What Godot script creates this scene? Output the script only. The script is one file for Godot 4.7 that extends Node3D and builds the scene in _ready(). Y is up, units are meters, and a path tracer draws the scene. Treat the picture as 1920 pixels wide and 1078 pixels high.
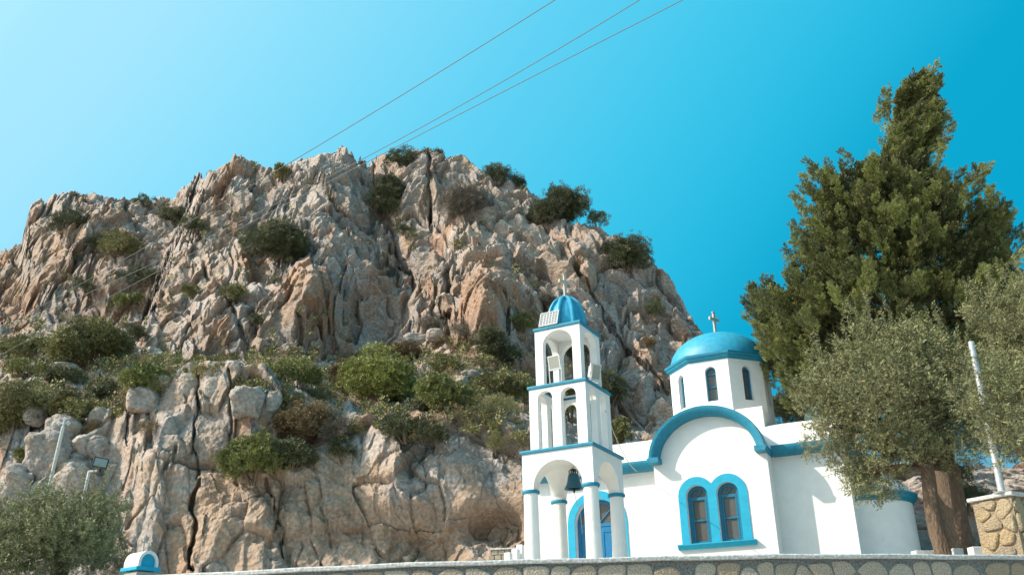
extends Node3D
# A small white and blue chapel with its bell tower under a limestone crag.
# y is up, metres. The road is at y = 0, the eye at 1.6; the chapel terrace lies behind a stone retaining wall.

const EYE := Vector3(0, 1.6, 0)
const PX_W := 1920.0
const PX_H := 1078.0
const PX_F := 1780.0
const FLOOR := 4.1
var cam_basis: Basis
var M := {}
var used := {}
var rng := RandomNumberGenerator.new()

# ---------------------------------------------------------------- pixels to places
func ray(px: float, py: float) -> Vector3:
	return cam_basis * Vector3((px - PX_W / 2) / PX_F, -(py - PX_H / 2) / PX_F, -1.0)

func at_r(px: float, py: float, r: float) -> Vector3:      # point at horizontal distance r
	var d := ray(px, py)
	return EYE + d * (r / Vector2(d.x, d.z).length())

func at_h(px: float, py: float, h: float) -> Vector3:      # point at height h
	var d := ray(px, py)
	return EYE + d * ((h - EYE.y) / d.y)

func per_metre(p: Vector3) -> float:                        # photo pixels per metre at p
	return PX_F / maxf(0.1, -(cam_basis.inverse() * (p - EYE)).z)

func tab(t: Array, x: float) -> float:                      # piecewise linear table
	if x <= t[0][0]: return t[0][1]
	for i in range(1, t.size()):
		if x <= t[i][0]:
			var a: float = t[i - 1][0]
			return lerpf(t[i - 1][1], t[i][1], (x - a) / (float(t[i][0]) - a))
	return t[t.size() - 1][1]

# ---------------------------------------------------------------- mesh building
class MB:
	var v := PackedVector3Array()
	var n := PackedVector3Array()
	var c := PackedColorArray()
	var uv := PackedVector2Array()
	func tri(a: Vector3, b: Vector3, d: Vector3, hint := Vector3.ZERO) -> void:
		var m := (d - a).cross(b - a)
		if m.length_squared() < 1e-16: return
		m = m.normalized()
		if hint != Vector3.ZERO and m.dot(hint) < 0:
			var t := b
			b = d
			d = t
			m = -m
		v.append(a); v.append(b); v.append(d)
		n.append(m); n.append(m); n.append(m)
	func quad(a: Vector3, b: Vector3, d: Vector3, e: Vector3, hint := Vector3.ZERO) -> void:
		tri(a, b, d, hint)
		tri(a, d, e, hint)
	func stri(a: Vector3, b: Vector3, d: Vector3, na: Vector3, nb: Vector3, nd: Vector3) -> void:
		var m := (d - a).cross(b - a)
		if m.length_squared() < 1e-18: return
		if m.dot(na + nb + nd) < 0:
			v.append(a); v.append(d); v.append(b)
			n.append(na); n.append(nd); n.append(nb)
		else:
			v.append(a); v.append(b); v.append(d)
			n.append(na); n.append(nb); n.append(nd)
	func box(o: Transform3D, s: Vector3) -> void:
		var h := s / 2
		var p := []
		for i in 8:
			p.append(o * Vector3(h.x * (1 if i & 1 else -1), h.y * (1 if i & 2 else -1), h.z * (1 if i & 4 else -1)))
		quad(p[0], p[1], p[3], p[2], -o.basis.z)
		quad(p[4], p[5], p[7], p[6], o.basis.z)
		quad(p[0], p[2], p[6], p[4], -o.basis.x)
		quad(p[1], p[3], p[7], p[5], o.basis.x)
		quad(p[0], p[1], p[5], p[4], -o.basis.y)
		quad(p[2], p[3], p[7], p[6], o.basis.y)
	func bbox(o: Transform3D, s: Vector3, b: float) -> void:      # box with chamfered edges
		var h := s / 2
		var f := func(i: int, ax: int) -> Vector3:
			var q := Vector3(h.x * (1 if i & 1 else -1), h.y * (1 if i & 2 else -1), h.z * (1 if i & 4 else -1))
			for k in 3:
				if k != ax: q[k] -= signf(q[k]) * b
			return o * q
		var faces := [[0, [0, 2, 6, 4]], [0, [1, 3, 7, 5]], [1, [0, 1, 5, 4]], [1, [2, 3, 7, 6]], [2, [0, 1, 3, 2]], [2, [4, 5, 7, 6]]]
		for fc in faces:
			var q: Array = fc[1]
			var mid: Vector3 = (f.call(q[0], fc[0]) + f.call(q[2], fc[0])) / 2
			quad(f.call(q[0], fc[0]), f.call(q[1], fc[0]), f.call(q[2], fc[0]), f.call(q[3], fc[0]), mid - o.origin)
		for i in 8:
			for k in 3:
				var j := i ^ (1 << k)
				if j < i: continue
				var a1 := (k + 1) % 3
				var a2 := (k + 2) % 3
				var e0: Vector3 = f.call(i, a1)
				var e1: Vector3 = f.call(j, a1)
				var e2: Vector3 = f.call(j, a2)
				var e3: Vector3 = f.call(i, a2)
				quad(e0, e1, e2, e3, (e0 + e2) / 2 - o.origin)
			tri(f.call(i, 0), f.call(i, 1), f.call(i, 2), f.call(i, 0) - o.origin)
	# rows of points, smooth; out_from: normals point away from the matching centre
	func grid(rows: Array, flip := false, close_u := false, close_v := false) -> void:
		var nr := rows.size()
		var nc: int = rows[0].size()
		var ns := []
		for i in nr:
			var r := PackedVector3Array()
			for j in nc:
				var i0 := i - 1
				var i1 := i + 1
				var j0 := j - 1
				var j1 := j + 1
				if close_v:
					i0 = (i0 + nr) % nr
					i1 = i1 % nr
				else:
					i0 = maxi(i0, 0)
					i1 = mini(i1, nr - 1)
				if close_u:
					j0 = (j0 + nc) % nc
					j1 = j1 % nc
				else:
					j0 = maxi(j0, 0)
					j1 = mini(j1, nc - 1)
				var m: Vector3 = (rows[i1][j] - rows[i0][j]).cross(rows[i][j1] - rows[i][j0])
				if m.length_squared() < 1e-14:
					var k := 1 if i == 0 else -1
					var ii := clampi(i + k, 0, nr - 1)
					m = (rows[mini(ii + 1, nr - 1)][j] - rows[maxi(ii - 1, 0)][j]).cross(rows[ii][j1] - rows[ii][j0])
				m = m.normalized()
				r.append(-m if flip else m)
			ns.append(r)
		for i in (nr if close_v else nr - 1):
			for j in (nc if close_u else nc - 1):
				var i2 := (i + 1) % nr
				var j2 := (j + 1) % nc
				stri(rows[i][j], rows[i2][j], rows[i2][j2], ns[i][j], ns[i2][j], ns[i2][j2])
				stri(rows[i][j], rows[i2][j2], rows[i][j2], ns[i][j], ns[i2][j2], ns[i][j2])
	func tube(path: Array, rad: Callable, sides := 8, caps := true) -> void:
		var rows := []
		var up := Vector3(0.31, 0.2, 0.93)
		for i in path.size():
			var a: Vector3 = path[maxi(i - 1, 0)]
			var b: Vector3 = path[mini(i + 1, path.size() - 1)]
			var t := (b - a).normalized()
			var x := up.cross(t).normalized()
			if up.cross(t).length() < 0.1: x = Vector3.RIGHT.cross(t).normalized()
			var y := t.cross(x)
			up = y
			var r := PackedVector3Array()
			for k in sides:
				var w := TAU * k / sides
				r.append(path[i] + (x * cos(w) + y * sin(w)) * rad.call(float(i) / (path.size() - 1), w))
			rows.append(r)
			up = y if absf(y.dot(t)) < 0.9 else up
		grid(rows, true, true)
		if caps:
			for e in [0, path.size() - 1]:
				var o: Vector3 = path[e] - path[1 if e == 0 else e - 1]
				for k in sides:
					tri(path[e], rows[e][k], rows[e][(k + 1) % sides], o)
	func rod(a: Vector3, b: Vector3, r0: float, r1 := -1.0, sides := 8) -> void:
		var q := r0 if r1 < 0 else r1
		tube([a, a.lerp(b, 0.5), b], func(t, _w): return lerpf(r0, q, t), sides)
	# outline: array of Vector2(radius, height)
	func lathe(o: Vector3, outline: Array, sides := 24, smooth := true, sweep := TAU, start := 0.0) -> void:
		var cols := sides if sweep >= TAU - 0.001 else sides + 1
		var rows := []
		for q in outline:
			var r := PackedVector3Array()
			for k in cols:
				var w := start + sweep * k / sides
				r.append(o + Vector3(q.x * cos(w), q.y, q.x * sin(w)))
			rows.append(r)
		if smooth:
			grid(rows, false, cols == sides)
			return
		for i in rows.size() - 1:                      # creases between the bands, smooth round the axis
			var a: Vector2 = outline[i]
			var b: Vector2 = outline[i + 1]
			var sl := Vector2(b.y - a.y, a.x - b.x).normalized()
			for k in (sides if cols == sides else cols - 1):
				var k2 := (k + 1) % cols
				var w0 := start + sweep * k / sides
				var w1 := start + sweep * (k + 1) / sides
				var n0 := Vector3(sl.x * cos(w0), sl.y, sl.x * sin(w0))
				var n1 := Vector3(sl.x * cos(w1), sl.y, sl.x * sin(w1))
				stri(rows[i][k], rows[i + 1][k], rows[i + 1][k2], n0, n0, n1)
				stri(rows[i][k], rows[i + 1][k2], rows[i][k2], n0, n1, n1)
	# frames: array of [point, A, B]; profile: Vector2 (along A, along B); flat between the profile points, closed loops mitred by the frames
	func sweep(frames: Array, profile: Array, closed := false, ends := true, hint_out := true) -> void:
		var nf := frames.size()
		var ctr := Vector2.ZERO
		for q in profile: ctr += q / profile.size()
		for i in (nf if closed else nf - 1):
			var f: Array = frames[i]
			var g: Array = frames[(i + 1) % nf]
			var c0: Vector3 = f[0] + f[1] * ctr.x + f[2] * ctr.y
			for k in profile.size():
				var p: Vector2 = profile[k]
				var q: Vector2 = profile[(k + 1) % profile.size()]
				var a: Vector3 = f[0] + f[1] * p.x + f[2] * p.y
				var b: Vector3 = f[0] + f[1] * q.x + f[2] * q.y
				var d: Vector3 = g[0] + g[1] * q.x + g[2] * q.y
				var e: Vector3 = g[0] + g[1] * p.x + g[2] * p.y
				quad(a, b, d, e, (a + b) / 2 - c0 if hint_out else Vector3.ZERO)
		if ends and not closed:
			for s in [0, nf - 1]:
				var f: Array = frames[s]
				var o: Vector3 = frames[s][0] - frames[1 if s == 0 else s - 1][0]
				var poly := PackedVector2Array(profile)
				var ix := Geometry2D.triangulate_polygon(poly)
				for k in range(0, ix.size(), 3):
					var w := []
					for j in 3: w.append(f[0] + f[1] * poly[ix[k + j]].x + f[2] * poly[ix[k + j]].y)
					tri(w[0], w[1], w[2], o)
	# a wall with arched openings: X maps (u, v, out); front at out = 0, back at -th; top(u) is the upper edge
	func panel(X: Transform3D, u0: float, u1: float, v0: float, top: Callable, holes: Array, th: float, step := 0.0, sides := true, back := true) -> void:
		var us := [u0, u1]
		if step > 0:
			var k := int(ceil((u1 - u0) / step))
			for i in range(1, k): us.append(u0 + (u1 - u0) * i / k)
		for h in holes:
			for i in 25:
				us.append(h.c - h.w * cos(PI * i / 24.0))
		us.sort()
		var arch := func(h, u): return h.spring + h.rise * sqrt(maxf(0.0, 1 - pow((u - h.c) / h.w, 2)))
		var fb := [[0.0, X.basis.z]]
		if back: fb.append([-th, -X.basis.z])
		for i in us.size() - 1:
			var a: float = us[i]
			var b: float = us[i + 1]
			if b - a < 1e-5: continue
			var mid := (a + b) / 2
			var hit = null
			for h in holes:
				if absf(mid - h.c) < h.w: hit = h
			for f in fb:
				var z: float = f[0]
				var hint: Vector3 = f[1]
				if hit == null:
					quad(X * Vector3(a, v0, z), X * Vector3(b, v0, z), X * Vector3(b, top.call(b), z), X * Vector3(a, top.call(a), z), hint)
				else:
					if hit.sill > v0 + 1e-4:
						quad(X * Vector3(a, v0, z), X * Vector3(b, v0, z), X * Vector3(b, hit.sill, z), X * Vector3(a, hit.sill, z), hint)
					quad(X * Vector3(a, arch.call(hit, a), z), X * Vector3(b, arch.call(hit, b), z), X * Vector3(b, top.call(b), z), X * Vector3(a, top.call(a), z), hint)
			if sides:
				quad(X * Vector3(a, top.call(a), 0), X * Vector3(b, top.call(b), 0), X * Vector3(b, top.call(b), -th), X * Vector3(a, top.call(a), -th), X.basis.y)
		if sides:
			quad(X * Vector3(u0, v0, 0), X * Vector3(u0, top.call(u0), 0), X * Vector3(u0, top.call(u0), -th), X * Vector3(u0, v0, -th), -X.basis.x)
			quad(X * Vector3(u1, v0, 0), X * Vector3(u1, top.call(u1), 0), X * Vector3(u1, top.call(u1), -th), X * Vector3(u1, v0, -th), X.basis.x)
			quad(X * Vector3(u0, v0, 0), X * Vector3(u1, v0, 0), X * Vector3(u1, v0, -th), X * Vector3(u0, v0, -th), -X.basis.y)
		for h in holes:
			var p := [Vector2(h.c - h.w, h.sill)]
			var nn := [Vector2(1, 0)]
			for i in 25:
				var w := PI - PI * i / 24.0
				p.append(Vector2(h.c + h.w * cos(w), h.spring + h.rise * sin(w)))
				nn.append(Vector2(-cos(w) * h.rise, -sin(w) * h.w).normalized() if h.rise > 0 else Vector2(0, -1))
			p.append(Vector2(h.c + h.w, h.sill))
			nn.append(Vector2(-1, 0))
			for i in p.size() - 1:
				var n0: Vector3 = X.basis * Vector3(nn[i].x, nn[i].y, 0)
				var n1: Vector3 = X.basis * Vector3(nn[i + 1].x, nn[i + 1].y, 0)
				var A: Vector3 = X * Vector3(p[i].x, p[i].y, 0)
				var B: Vector3 = X * Vector3(p[i + 1].x, p[i + 1].y, 0)
				var C: Vector3 = X * Vector3(p[i + 1].x, p[i + 1].y, -th)
				var D: Vector3 = X * Vector3(p[i].x, p[i].y, -th)
				stri(A, B, C, n0, n1, n1)
				stri(A, C, D, n0, n1, n0)
			if h.sill > v0 + 1e-4:
				quad(X * Vector3(h.c - h.w, h.sill, 0), X * Vector3(h.c + h.w, h.sill, 0), X * Vector3(h.c + h.w, h.sill, -th), X * Vector3(h.c - h.w, h.sill, -th), X.basis.y)
	func mesh() -> ArrayMesh:
		var a := []
		a.resize(Mesh.ARRAY_MAX)
		a[Mesh.ARRAY_VERTEX] = v
		a[Mesh.ARRAY_NORMAL] = n
		if c.size() == v.size(): a[Mesh.ARRAY_COLOR] = c
		if uv.size() == v.size(): a[Mesh.ARRAY_TEX_UV] = uv
		var m := ArrayMesh.new()
		m.add_surface_from_arrays(Mesh.PRIMITIVE_TRIANGLES, a)
		return m

func numbered(called: String) -> String:
	if not used.has(called):
		used[called] = 0
		return called
	used[called] += 1
	return "%s_%03d" % [called, used[called]]

func obj(called: String, m, mat: Material, parent: Node = null) -> MeshInstance3D:
	var o := MeshInstance3D.new()
	o.mesh = m.mesh() if m is MB else m
	o.material_override = mat
	if parent:
		o.name = called
		parent.add_child(o, true)
	else:
		o.name = numbered(called)
		add_child(o)
	return o

func tag(o: Node, label: String, category: String, group := "") -> Node:
	o.set_meta("label", label)
	o.set_meta("category", category)
	if group: o.set_meta("group", group)
	return o

func thing(called: String, label: String, category: String, at := Vector3.ZERO, group := "") -> Node3D:
	var o := Node3D.new()
	o.name = numbered(called)
	add_child(o)
	o.position = at
	tag(o, label, category, group)
	return o

func structure(called: String, m, mat: Material) -> MeshInstance3D:
	var o := obj(called, m, mat)
	o.set_meta("kind", "structure")
	return o

# ---------------------------------------------------------------- materials
func lin(r: float, g: float, b: float) -> Color:
	return Color(r, g, b).linear_to_srgb()

func noise_tex(sd: int, freq: float, oct: int, lo: float, hi: float, size := 512, kind := FastNoiseLite.TYPE_SIMPLEX_SMOOTH) -> ImageTexture:
	var f := FastNoiseLite.new()
	f.seed = sd
	f.noise_type = kind
	f.frequency = freq
	f.fractal_octaves = oct
	var im := f.get_seamless_image(size, size)
	var d := im.get_data()
	im.convert(Image.FORMAT_L8)
	d = im.get_data()
	for i in d.size():
		d[i] = int(255.0 * lerpf(lo, hi, d[i] / 255.0))
	im = Image.create_from_data(size, size, false, Image.FORMAT_L8, d)
	im.convert(Image.FORMAT_RGB8)
	im.generate_mipmaps()
	return ImageTexture.create_from_image(im)

func mat(col: Color, rough: float, tex: Texture2D = null, bump: Texture2D = null, bump_cm := 1.0, scale := 1.0, metal := 0.0) -> StandardMaterial3D:
	var m := StandardMaterial3D.new()
	m.albedo_color = col
	m.roughness = rough
	m.metallic = metal
	if tex or bump:
		m.uv1_triplanar = true
		m.uv1_world_triplanar = true
		m.uv1_scale = Vector3.ONE * scale
	if tex: m.albedo_texture = tex
	if bump:
		m.heightmap_enabled = true
		m.heightmap_texture = bump
		m.heightmap_scale = bump_cm
	return m

func make_materials() -> void:
	var soft := noise_tex(3, 0.012, 4, 0.80, 1.0)
	var gritty := noise_tex(4, 0.03, 5, 0.55, 1.0)
	var fine := noise_tex(5, 0.05, 4, 0.0, 1.0)
	var lumps := noise_tex(6, 0.02, 5, 0.0, 1.0)
	M.white = mat(lin(0.77, 0.76, 0.745), 0.85, noise_tex(7, 0.008, 5, 0.955, 1.0), lumps, 0.6, 0.55)
	M.roof_white = mat(lin(0.82, 0.80, 0.775), 0.85, noise_tex(13, 0.01, 5, 0.93, 1.0), lumps, 0.8, 0.5)
	M.cap_white = mat(lin(0.80, 0.80, 0.79), 0.8, gritty, lumps, 0.8, 0.9)
	M.cornice = mat(lin(0.004, 0.24, 0.38), 0.6, soft, fine, 0.25, 0.9)
	M.surround = mat(lin(0.002, 0.365, 0.57), 0.7, noise_tex(8, 0.01, 3, 0.9, 1.0), fine, 0.15, 0.9)
	M.dome = mat(lin(0.03, 0.36, 0.56), 0.5, soft, fine, 0.3, 0.7)
	M.joinery = mat(lin(0.003, 0.17, 0.30), 0.45, soft, fine, 0.15, 1.5)
	M.door = mat(lin(0.003, 0.19, 0.42), 0.4, soft, fine, 0.1, 1.5)
	M.pane = mat(lin(0.10, 0.095, 0.085), 0.12)
	M.bell = mat(lin(0.010, 0.15, 0.25), 0.45, gritty, fine, 0.2, 3.0)
	M.iron = mat(lin(0.05, 0.05, 0.05), 0.6, gritty, fine, 0.2, 4.0)
	M.marble = mat(lin(0.70, 0.65, 0.57), 0.7, gritty, fine, 0.3, 3.0)
	M.steel = mat(lin(0.62, 0.64, 0.66), 0.4, soft, null, 0.0, 2.0, 0.35)
	M.pale_metal = mat(lin(0.72, 0.73, 0.72), 0.5, soft, null, 0.0, 2.0)
	M.lens = mat(lin(0.30, 0.30, 0.27), 0.12)
	M.cell = mat(lin(0.16, 0.17, 0.19), 0.18)
	M.wire = mat(lin(0.075, 0.085, 0.08), 0.55)
	M.rope = mat(lin(0.45, 0.40, 0.32), 0.9)
	M.mortar = mat(lin(0.29, 0.285, 0.27), 0.95, gritty, lumps, 2.5, 1.4)
	M.stones = []
	for q in [[0.66, 0.52, 0.39], [0.70, 0.57, 0.45], [0.58, 0.44, 0.31], [0.66, 0.55, 0.43], [0.56, 0.46, 0.35], [0.70, 0.59, 0.47]]:
		M.stones.append(mat(lin(q[0], q[1], q[2]), 0.9, gritty, lumps, 2.0, 1.7 + q[0]))
	M.pier_stones = []
	for q in [[0.56, 0.42, 0.25], [0.50, 0.39, 0.26], [0.45, 0.36, 0.26], [0.58, 0.46, 0.30]]:
		M.pier_stones.append(mat(lin(q[0], q[1], q[2]), 0.9, gritty, lumps, 2.5, 1.5 + q[0]))
	M.road = mat(lin(0.42, 0.39, 0.35), 0.95, gritty, lumps, 1.0, 0.5)
	M.terrace = mat(lin(0.68, 0.62, 0.54), 0.95, soft, lumps, 1.5, 0.4)
	M.rock = mat(Color.WHITE, 0.93, noise_tex(9, 0.02, 6, 0.62, 1.0, 1024), noise_tex(10, 0.016, 7, 0.0, 1.0, 1024), 9.0, 0.22)
	M.rock.vertex_color_use_as_albedo = true
	M.bark = mat(lin(0.21, 0.145, 0.10), 0.95, noise_tex(14, 0.02, 5, 0.65, 1.0), noise_tex(12, 0.02, 5, 0.0, 1.0), 3.5, 1.0)
	M.bark.uv1_scale = Vector3(2.2, 0.5, 2.2)
	M.twig = mat(lin(0.17, 0.12, 0.085), 0.95)
	M.leaf = {}

# ---------------------------------------------------------------- sky
func make_sky() -> Sky:
	var w := 512
	var h := 256
	var im := Image.create(w, h, false, Image.FORMAT_RGBF)
	var sun := Vector3(-1.643, 1.26, 0.35).normalized()
	# clear summer sky: pale and hazy towards the sun, deep cyan blue away from it
	var stops := [[0.0, Color(6.667, 6.476, 5.905)], [8.0, Color(4.286, 4.286, 4.095)], [18.0, Color(2.190, 2.381, 2.381)], [30.0, Color(1.143, 1.381, 1.476)], [45.0, Color(0.590, 0.952, 1.095)], [56.0, Color(0.381, 0.781, 0.962)], [60.0, Color(0.357, 0.762, 0.952)], [66.0, Color(0.257, 0.719, 0.938)], [77.0, Color(0.119, 0.619, 0.876)], [86.0, Color(0.052, 0.548, 0.810)], [92.0, Color(0.023, 0.481, 0.743)], [98.0, Color(0.004, 0.381, 0.619)], [115.0, Color(0.002, 0.343, 0.571)], [180.0, Color(0.019, 0.381, 0.610)]]
	for y in h:
		var el := PI / 2 - PI * (y + 0.5) / h
		for x in w:
			var az := TAU * (x + 0.5) / w
			var d := Vector3(sin(az) * cos(el), sin(el), -cos(az) * cos(el))
			var ang := rad_to_deg(acos(clampf(d.dot(sun), -1, 1)))
			var c := Color(0.02, 0.40, 0.64)
			for i in range(1, stops.size()):
				if ang <= stops[i][0]:
					c = (stops[i - 1][1] as Color).lerp(stops[i][1], (ang - stops[i - 1][0]) / (stops[i][0] - stops[i - 1][0]))
					break
			var haze := clampf(1.0 - d.y / 0.30, 0, 1)
			c = c.lerp(Color(0.78, 0.86, 0.90), 0.75 * pow(haze, 1.6))
			if d.y < 0: c = Color(0.36, 0.33, 0.29)
			im.set_pixel(x, y, c)
	var pm := PanoramaSkyMaterial.new()
	pm.panorama = ImageTexture.create_from_image(im)
	var s := Sky.new()
	s.sky_material = pm
	return s

func _ready() -> void:
	rng.seed = 7
	# ---- camera, sky, sun, exposure
	var p := deg_to_rad(23.0)
	var ro := deg_to_rad(-1.25)
	cam_basis = Basis(Vector3.RIGHT, p) * Basis(Vector3.BACK, ro)
	var cam := Camera3D.new()
	cam.transform = Transform3D(cam_basis, EYE)
	cam.fov = rad_to_deg(2 * atan(PX_H / 2 / PX_F))
	cam.near = 0.1
	cam.far = 2000
	cam.current = true
	add_child(cam)
	var we := WorldEnvironment.new()
	var e := Environment.new()
	e.background_mode = Environment.BG_SKY
	e.sky = make_sky()
	e.background_energy_multiplier = 0.75
	e.tonemap_mode = Environment.TONE_MAPPER_LINEAR
	e.tonemap_exposure = 1.4
	e.sdfgi_enabled = true
	e.ssao_enabled = true
	e.ssil_enabled = true
	we.environment = e
	add_child(we)
	var sun := DirectionalLight3D.new()
	sun.basis = Basis.looking_at(Vector3(1.643, -1.26, -0.35).normalized())
	sun.light_energy = 1.3
	sun.light_color = Color(1.0, 0.945, 0.86)
	sun.light_angular_distance = 0.5
	sun.shadow_enabled = true
	add_child(sun)
	make_materials()
	# ---- the setting
	build_ground()
	build_cliff()
	build_wall()
	build_boulders()
	# ---- the buildings
	build_chapel()
	build_tower()
	build_tower_fittings()
	build_pier()
	build_small_things()
	build_wires()
	# ---- the plants
	build_plants()
	print("built in ", Time.get_ticks_msec() / 1000.0, " s")

# ---------------------------------------------------------------- the chapel
func frame_at(deg: float, o: Vector3) -> Transform3D:      # x along the front, y up, z out of the front
	return Transform3D(Basis(Vector3.UP, deg_to_rad(deg)), o)

func chapel_frame() -> Transform3D:      # a one to 1.037 build of the measured drawing, its base line at y = -0.06
	return Transform3D(Basis(Vector3.UP, deg_to_rad(-24.5)) * 1.037, Vector3(3.364, -0.0592, -29.076))

func arch_frames(X: Transform3D, c: float, spring: float, rx: float, ry: float, z: float, steps := 40) -> Array:
	var f := []
	for i in steps + 1:
		var w := PI - PI * i / steps
		var p := Vector3(c + rx * cos(w), spring + ry * sin(w), z)
		var nn := Vector3(cos(w) * ry, sin(w) * rx, 0).normalized()
		f.append([X * p, X.basis * nn, X.basis.z])
	return f

# window or door joinery set back in an opening: frame along the arch with rails; returns [frame mesh, array of pane meshes]
func joinery(X: Transform3D, c: float, w: float, sill: float, spring: float, rise: float, z: float, rails: Array, spokes: int, fw := 0.06) -> Array:
	var m := MB.new()
	var path := [Vector2(c - w, sill)]
	var nn := [Vector2(1, 0)]
	for i in 25:
		var a := PI - PI * i / 24.0
		path.append(Vector2(c + w * cos(a), spring + rise * sin(a)))
		nn.append(-Vector2(cos(a) * rise, sin(a) * w).normalized())
	path.append(Vector2(c + w, sill))
	nn.append(Vector2(-1, 0))
	var f := []
	for i in path.size():
		f.append([X * Vector3(path[i].x, path[i].y, z), X.basis * Vector3(nn[i].x, nn[i].y, 0), X.basis.z])
	m.sweep(f, [Vector2(-0.003, -0.04), Vector2(fw, -0.04), Vector2(fw, 0.015), Vector2(fw * 0.75, 0.03), Vector2(-0.003, 0.03)])
	for r in rails:
		m.bbox(X * Transform3D(Basis(), Vector3(c, r[0], z - 0.002)), Vector3(2 * w - fw * 1.8, r[1], 0.055), 0.006)
	for k in spokes:
		var a := PI * (k + 1) / (spokes + 1)
		var d := Vector3(cos(a), sin(a), 0)
		var b := X * Transform3D(Basis(Vector3.BACK, a), Vector3(c, spring + 0.03, z - 0.004) + d * (w * 0.5))
		m.bbox(b, Vector3(w * 0.98, 0.03, 0.04), 0.004)
	var g := MB.new()
	g.panel(X * Transform3D(Basis(), Vector3(0, 0, z - 0.022)), c - w, c + w, sill, func(u): return spring + rise * sqrt(maxf(0, 1 - pow((u - c) / w, 2))), [], 0.01, 0.04)
	return [m, g]

func build_chapel() -> void:
	var X := chapel_frame()
	var t := thing("chapel", "small whitewashed chapel with blue dome and arched blue twin windows", "chapel", X * Vector3(2.6, FLOOR - 0.4, -2.2))
	var G := Transform3D(Basis(), t.position).affine_inverse() * X     # chapel frame inside the thing
	var b := FLOOR - 0.4
	var a0 := -3.15
	var a1 := 6.24
	var dep := 4.4
	# nave walls
	var m := MB.new()
	var door := {"c": -0.97, "w": 0.70, "sill": FLOOR, "spring": 6.09, "rise": 0.70}
	m.panel(G, a0, a1, b, func(_u): return 7.45, [door], 0.45, 0.0, true, true)
	obj("front_wall", m, M.white, t)
	m = MB.new()
	m.panel(G * Transform3D(Basis(Vector3.UP, PI), Vector3(0, 0, -dep)), -a1, -a0, b, func(_u): return 7.45, [], 0.45)
	obj("rear_wall", m, M.white, t)
	var vault := func(c: float) -> float: return 7.66 + 1.12 * sqrt(maxf(0, 1 - pow((c + dep / 2) / (dep / 2), 2)))
	for s in [-1, 1]:
		m = MB.new()
		var E := G * Transform3D(Basis(Vector3.UP, s * PI / 2), Vector3(a1 if s > 0 else a0, 0, -dep / 2))
		m.panel(E, -dep / 2 + 0.45, dep / 2 - 0.45, b, func(u): return vault.call(u * s - dep / 2) - 0.03, [], 0.4, 0.12)
		obj("end_wall", m, M.white, t)
	# barrel roof of the nave
	m = MB.new()
	var rows := []
	for i in 37:
		var w := PI * i / 36
		var r := PackedVector3Array()
		for k in 30:
			r.append(G * Vector3(lerpf(a0 - 0.02, a1 + 0.02, k / 29.0), 7.645 + 1.12 * sin(w), -dep / 2 + dep / 2 * cos(w)))
		rows.append(r)
	m.grid(rows, true)
	obj("nave_roof", m, M.roof_white, t)
	# cornice of the nave: a moulded band
	var prof := [Vector2(0, -0.02), Vector2(0, 0.26), Vector2(0.03, 0.29), Vector2(0.05, 0.34), Vector2(0.11, 0.40), Vector2(0.18, 0.435), Vector2(0.245, 0.44), Vector2(0.255, 0.36), Vector2(0.255, -0.02)]
	for seg in [[a0 - 0.05, 1.0, 0.0, 0.0], [4.36, a1 + 0.27, 0.0, 0.0]]:
		m = MB.new()
		m.sweep([[G * Vector3(seg[0], 7.42, 0), G.basis.y, G.basis.z], [G * Vector3(seg[1], 7.42, 0), G.basis.y, G.basis.z]], prof)
		obj("cornice", m, M.cornice, t)
	m = MB.new()
	m.sweep([[G * Vector3(a1, 7.42, 0.0), G.basis.y, G.basis.x], [G * Vector3(a1, 7.42, -dep), G.basis.y, G.basis.x]], prof)
	obj("cornice", m, M.cornice, t)
	# gable front with its arched head
	var gc := 2.68
	var gl := 1.08
	var gr := 4.28
	var D := 0.70
	var GX := G * Transform3D(Basis(), Vector3(0, 0, D))
	m = MB.new()
	var wins := [{"c": 2.245, "w": 0.305, "sill": 5.16, "spring": 6.445, "rise": 0.305}, {"c": 3.095, "w": 0.30, "sill": 5.16, "spring": 6.45, "rise": 0.30}]
	var gtop := func(u: float) -> float: return 7.42 + 1.35 * sqrt(maxf(0, 1 - pow((u - gc) / 1.605, 2)))
	m.panel(GX, gl, gr, b, gtop, wins, D + 0.12, 0.05)
	obj("gable_wall", m, M.white, t)
	# cross vault behind the gable
	m = MB.new()
	rows = []
	for i in 41:
		var w := PI * i / 40
		var r := PackedVector3Array()
		for z in [D - 0.02, 0.0, -0.6, -1.2, -2.2]:
			r.append(G * Vector3(gc + 1.60 * cos(w), 7.44 + 1.40 * sin(w), z))
		rows.append(r)
	m.grid(rows, false)
	obj("gable_roof", m, M.roof_white, t)
	# arched cornice of the gable
	var aprof := [Vector2(0.0, -0.05), Vector2(0.0, 0.22), Vector2(0.03, 0.25), Vector2(0.05, 0.31), Vector2(0.10, 0.36), Vector2(0.16, 0.39), Vector2(0.235, 0.40), Vector2(0.25, 0.31), Vector2(0.25, -0.05)]
	m = MB.new()
	m.sweep(arch_frames(GX, gc, 7.42, 1.40, 1.21, 0.0, 48), aprof)
	obj("arched_cornice", m, M.cornice, t)
	for s in [-1, 1]:       # short returns from the gable to the nave cornice
		m = MB.new()
		var e: float = gc + s * 1.60
		m.sweep([[G * Vector3(e - s * 0.02, 7.42, D + 0.395), G.basis.y, G.basis.x * s], [G * Vector3(e - s * 0.02, 7.42, 0.0), G.basis.y, G.basis.x * s]], [Vector2(0.002, -0.23), Vector2(0.002, 0.04), Vector2(0.05, 0.08), Vector2(0.14, 0.105), Vector2(0.15, -0.23)])
		obj("cornice_return", m, M.cornice, t)
	# twin windows
	m = MB.new()
	var sr := 0.525
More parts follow.
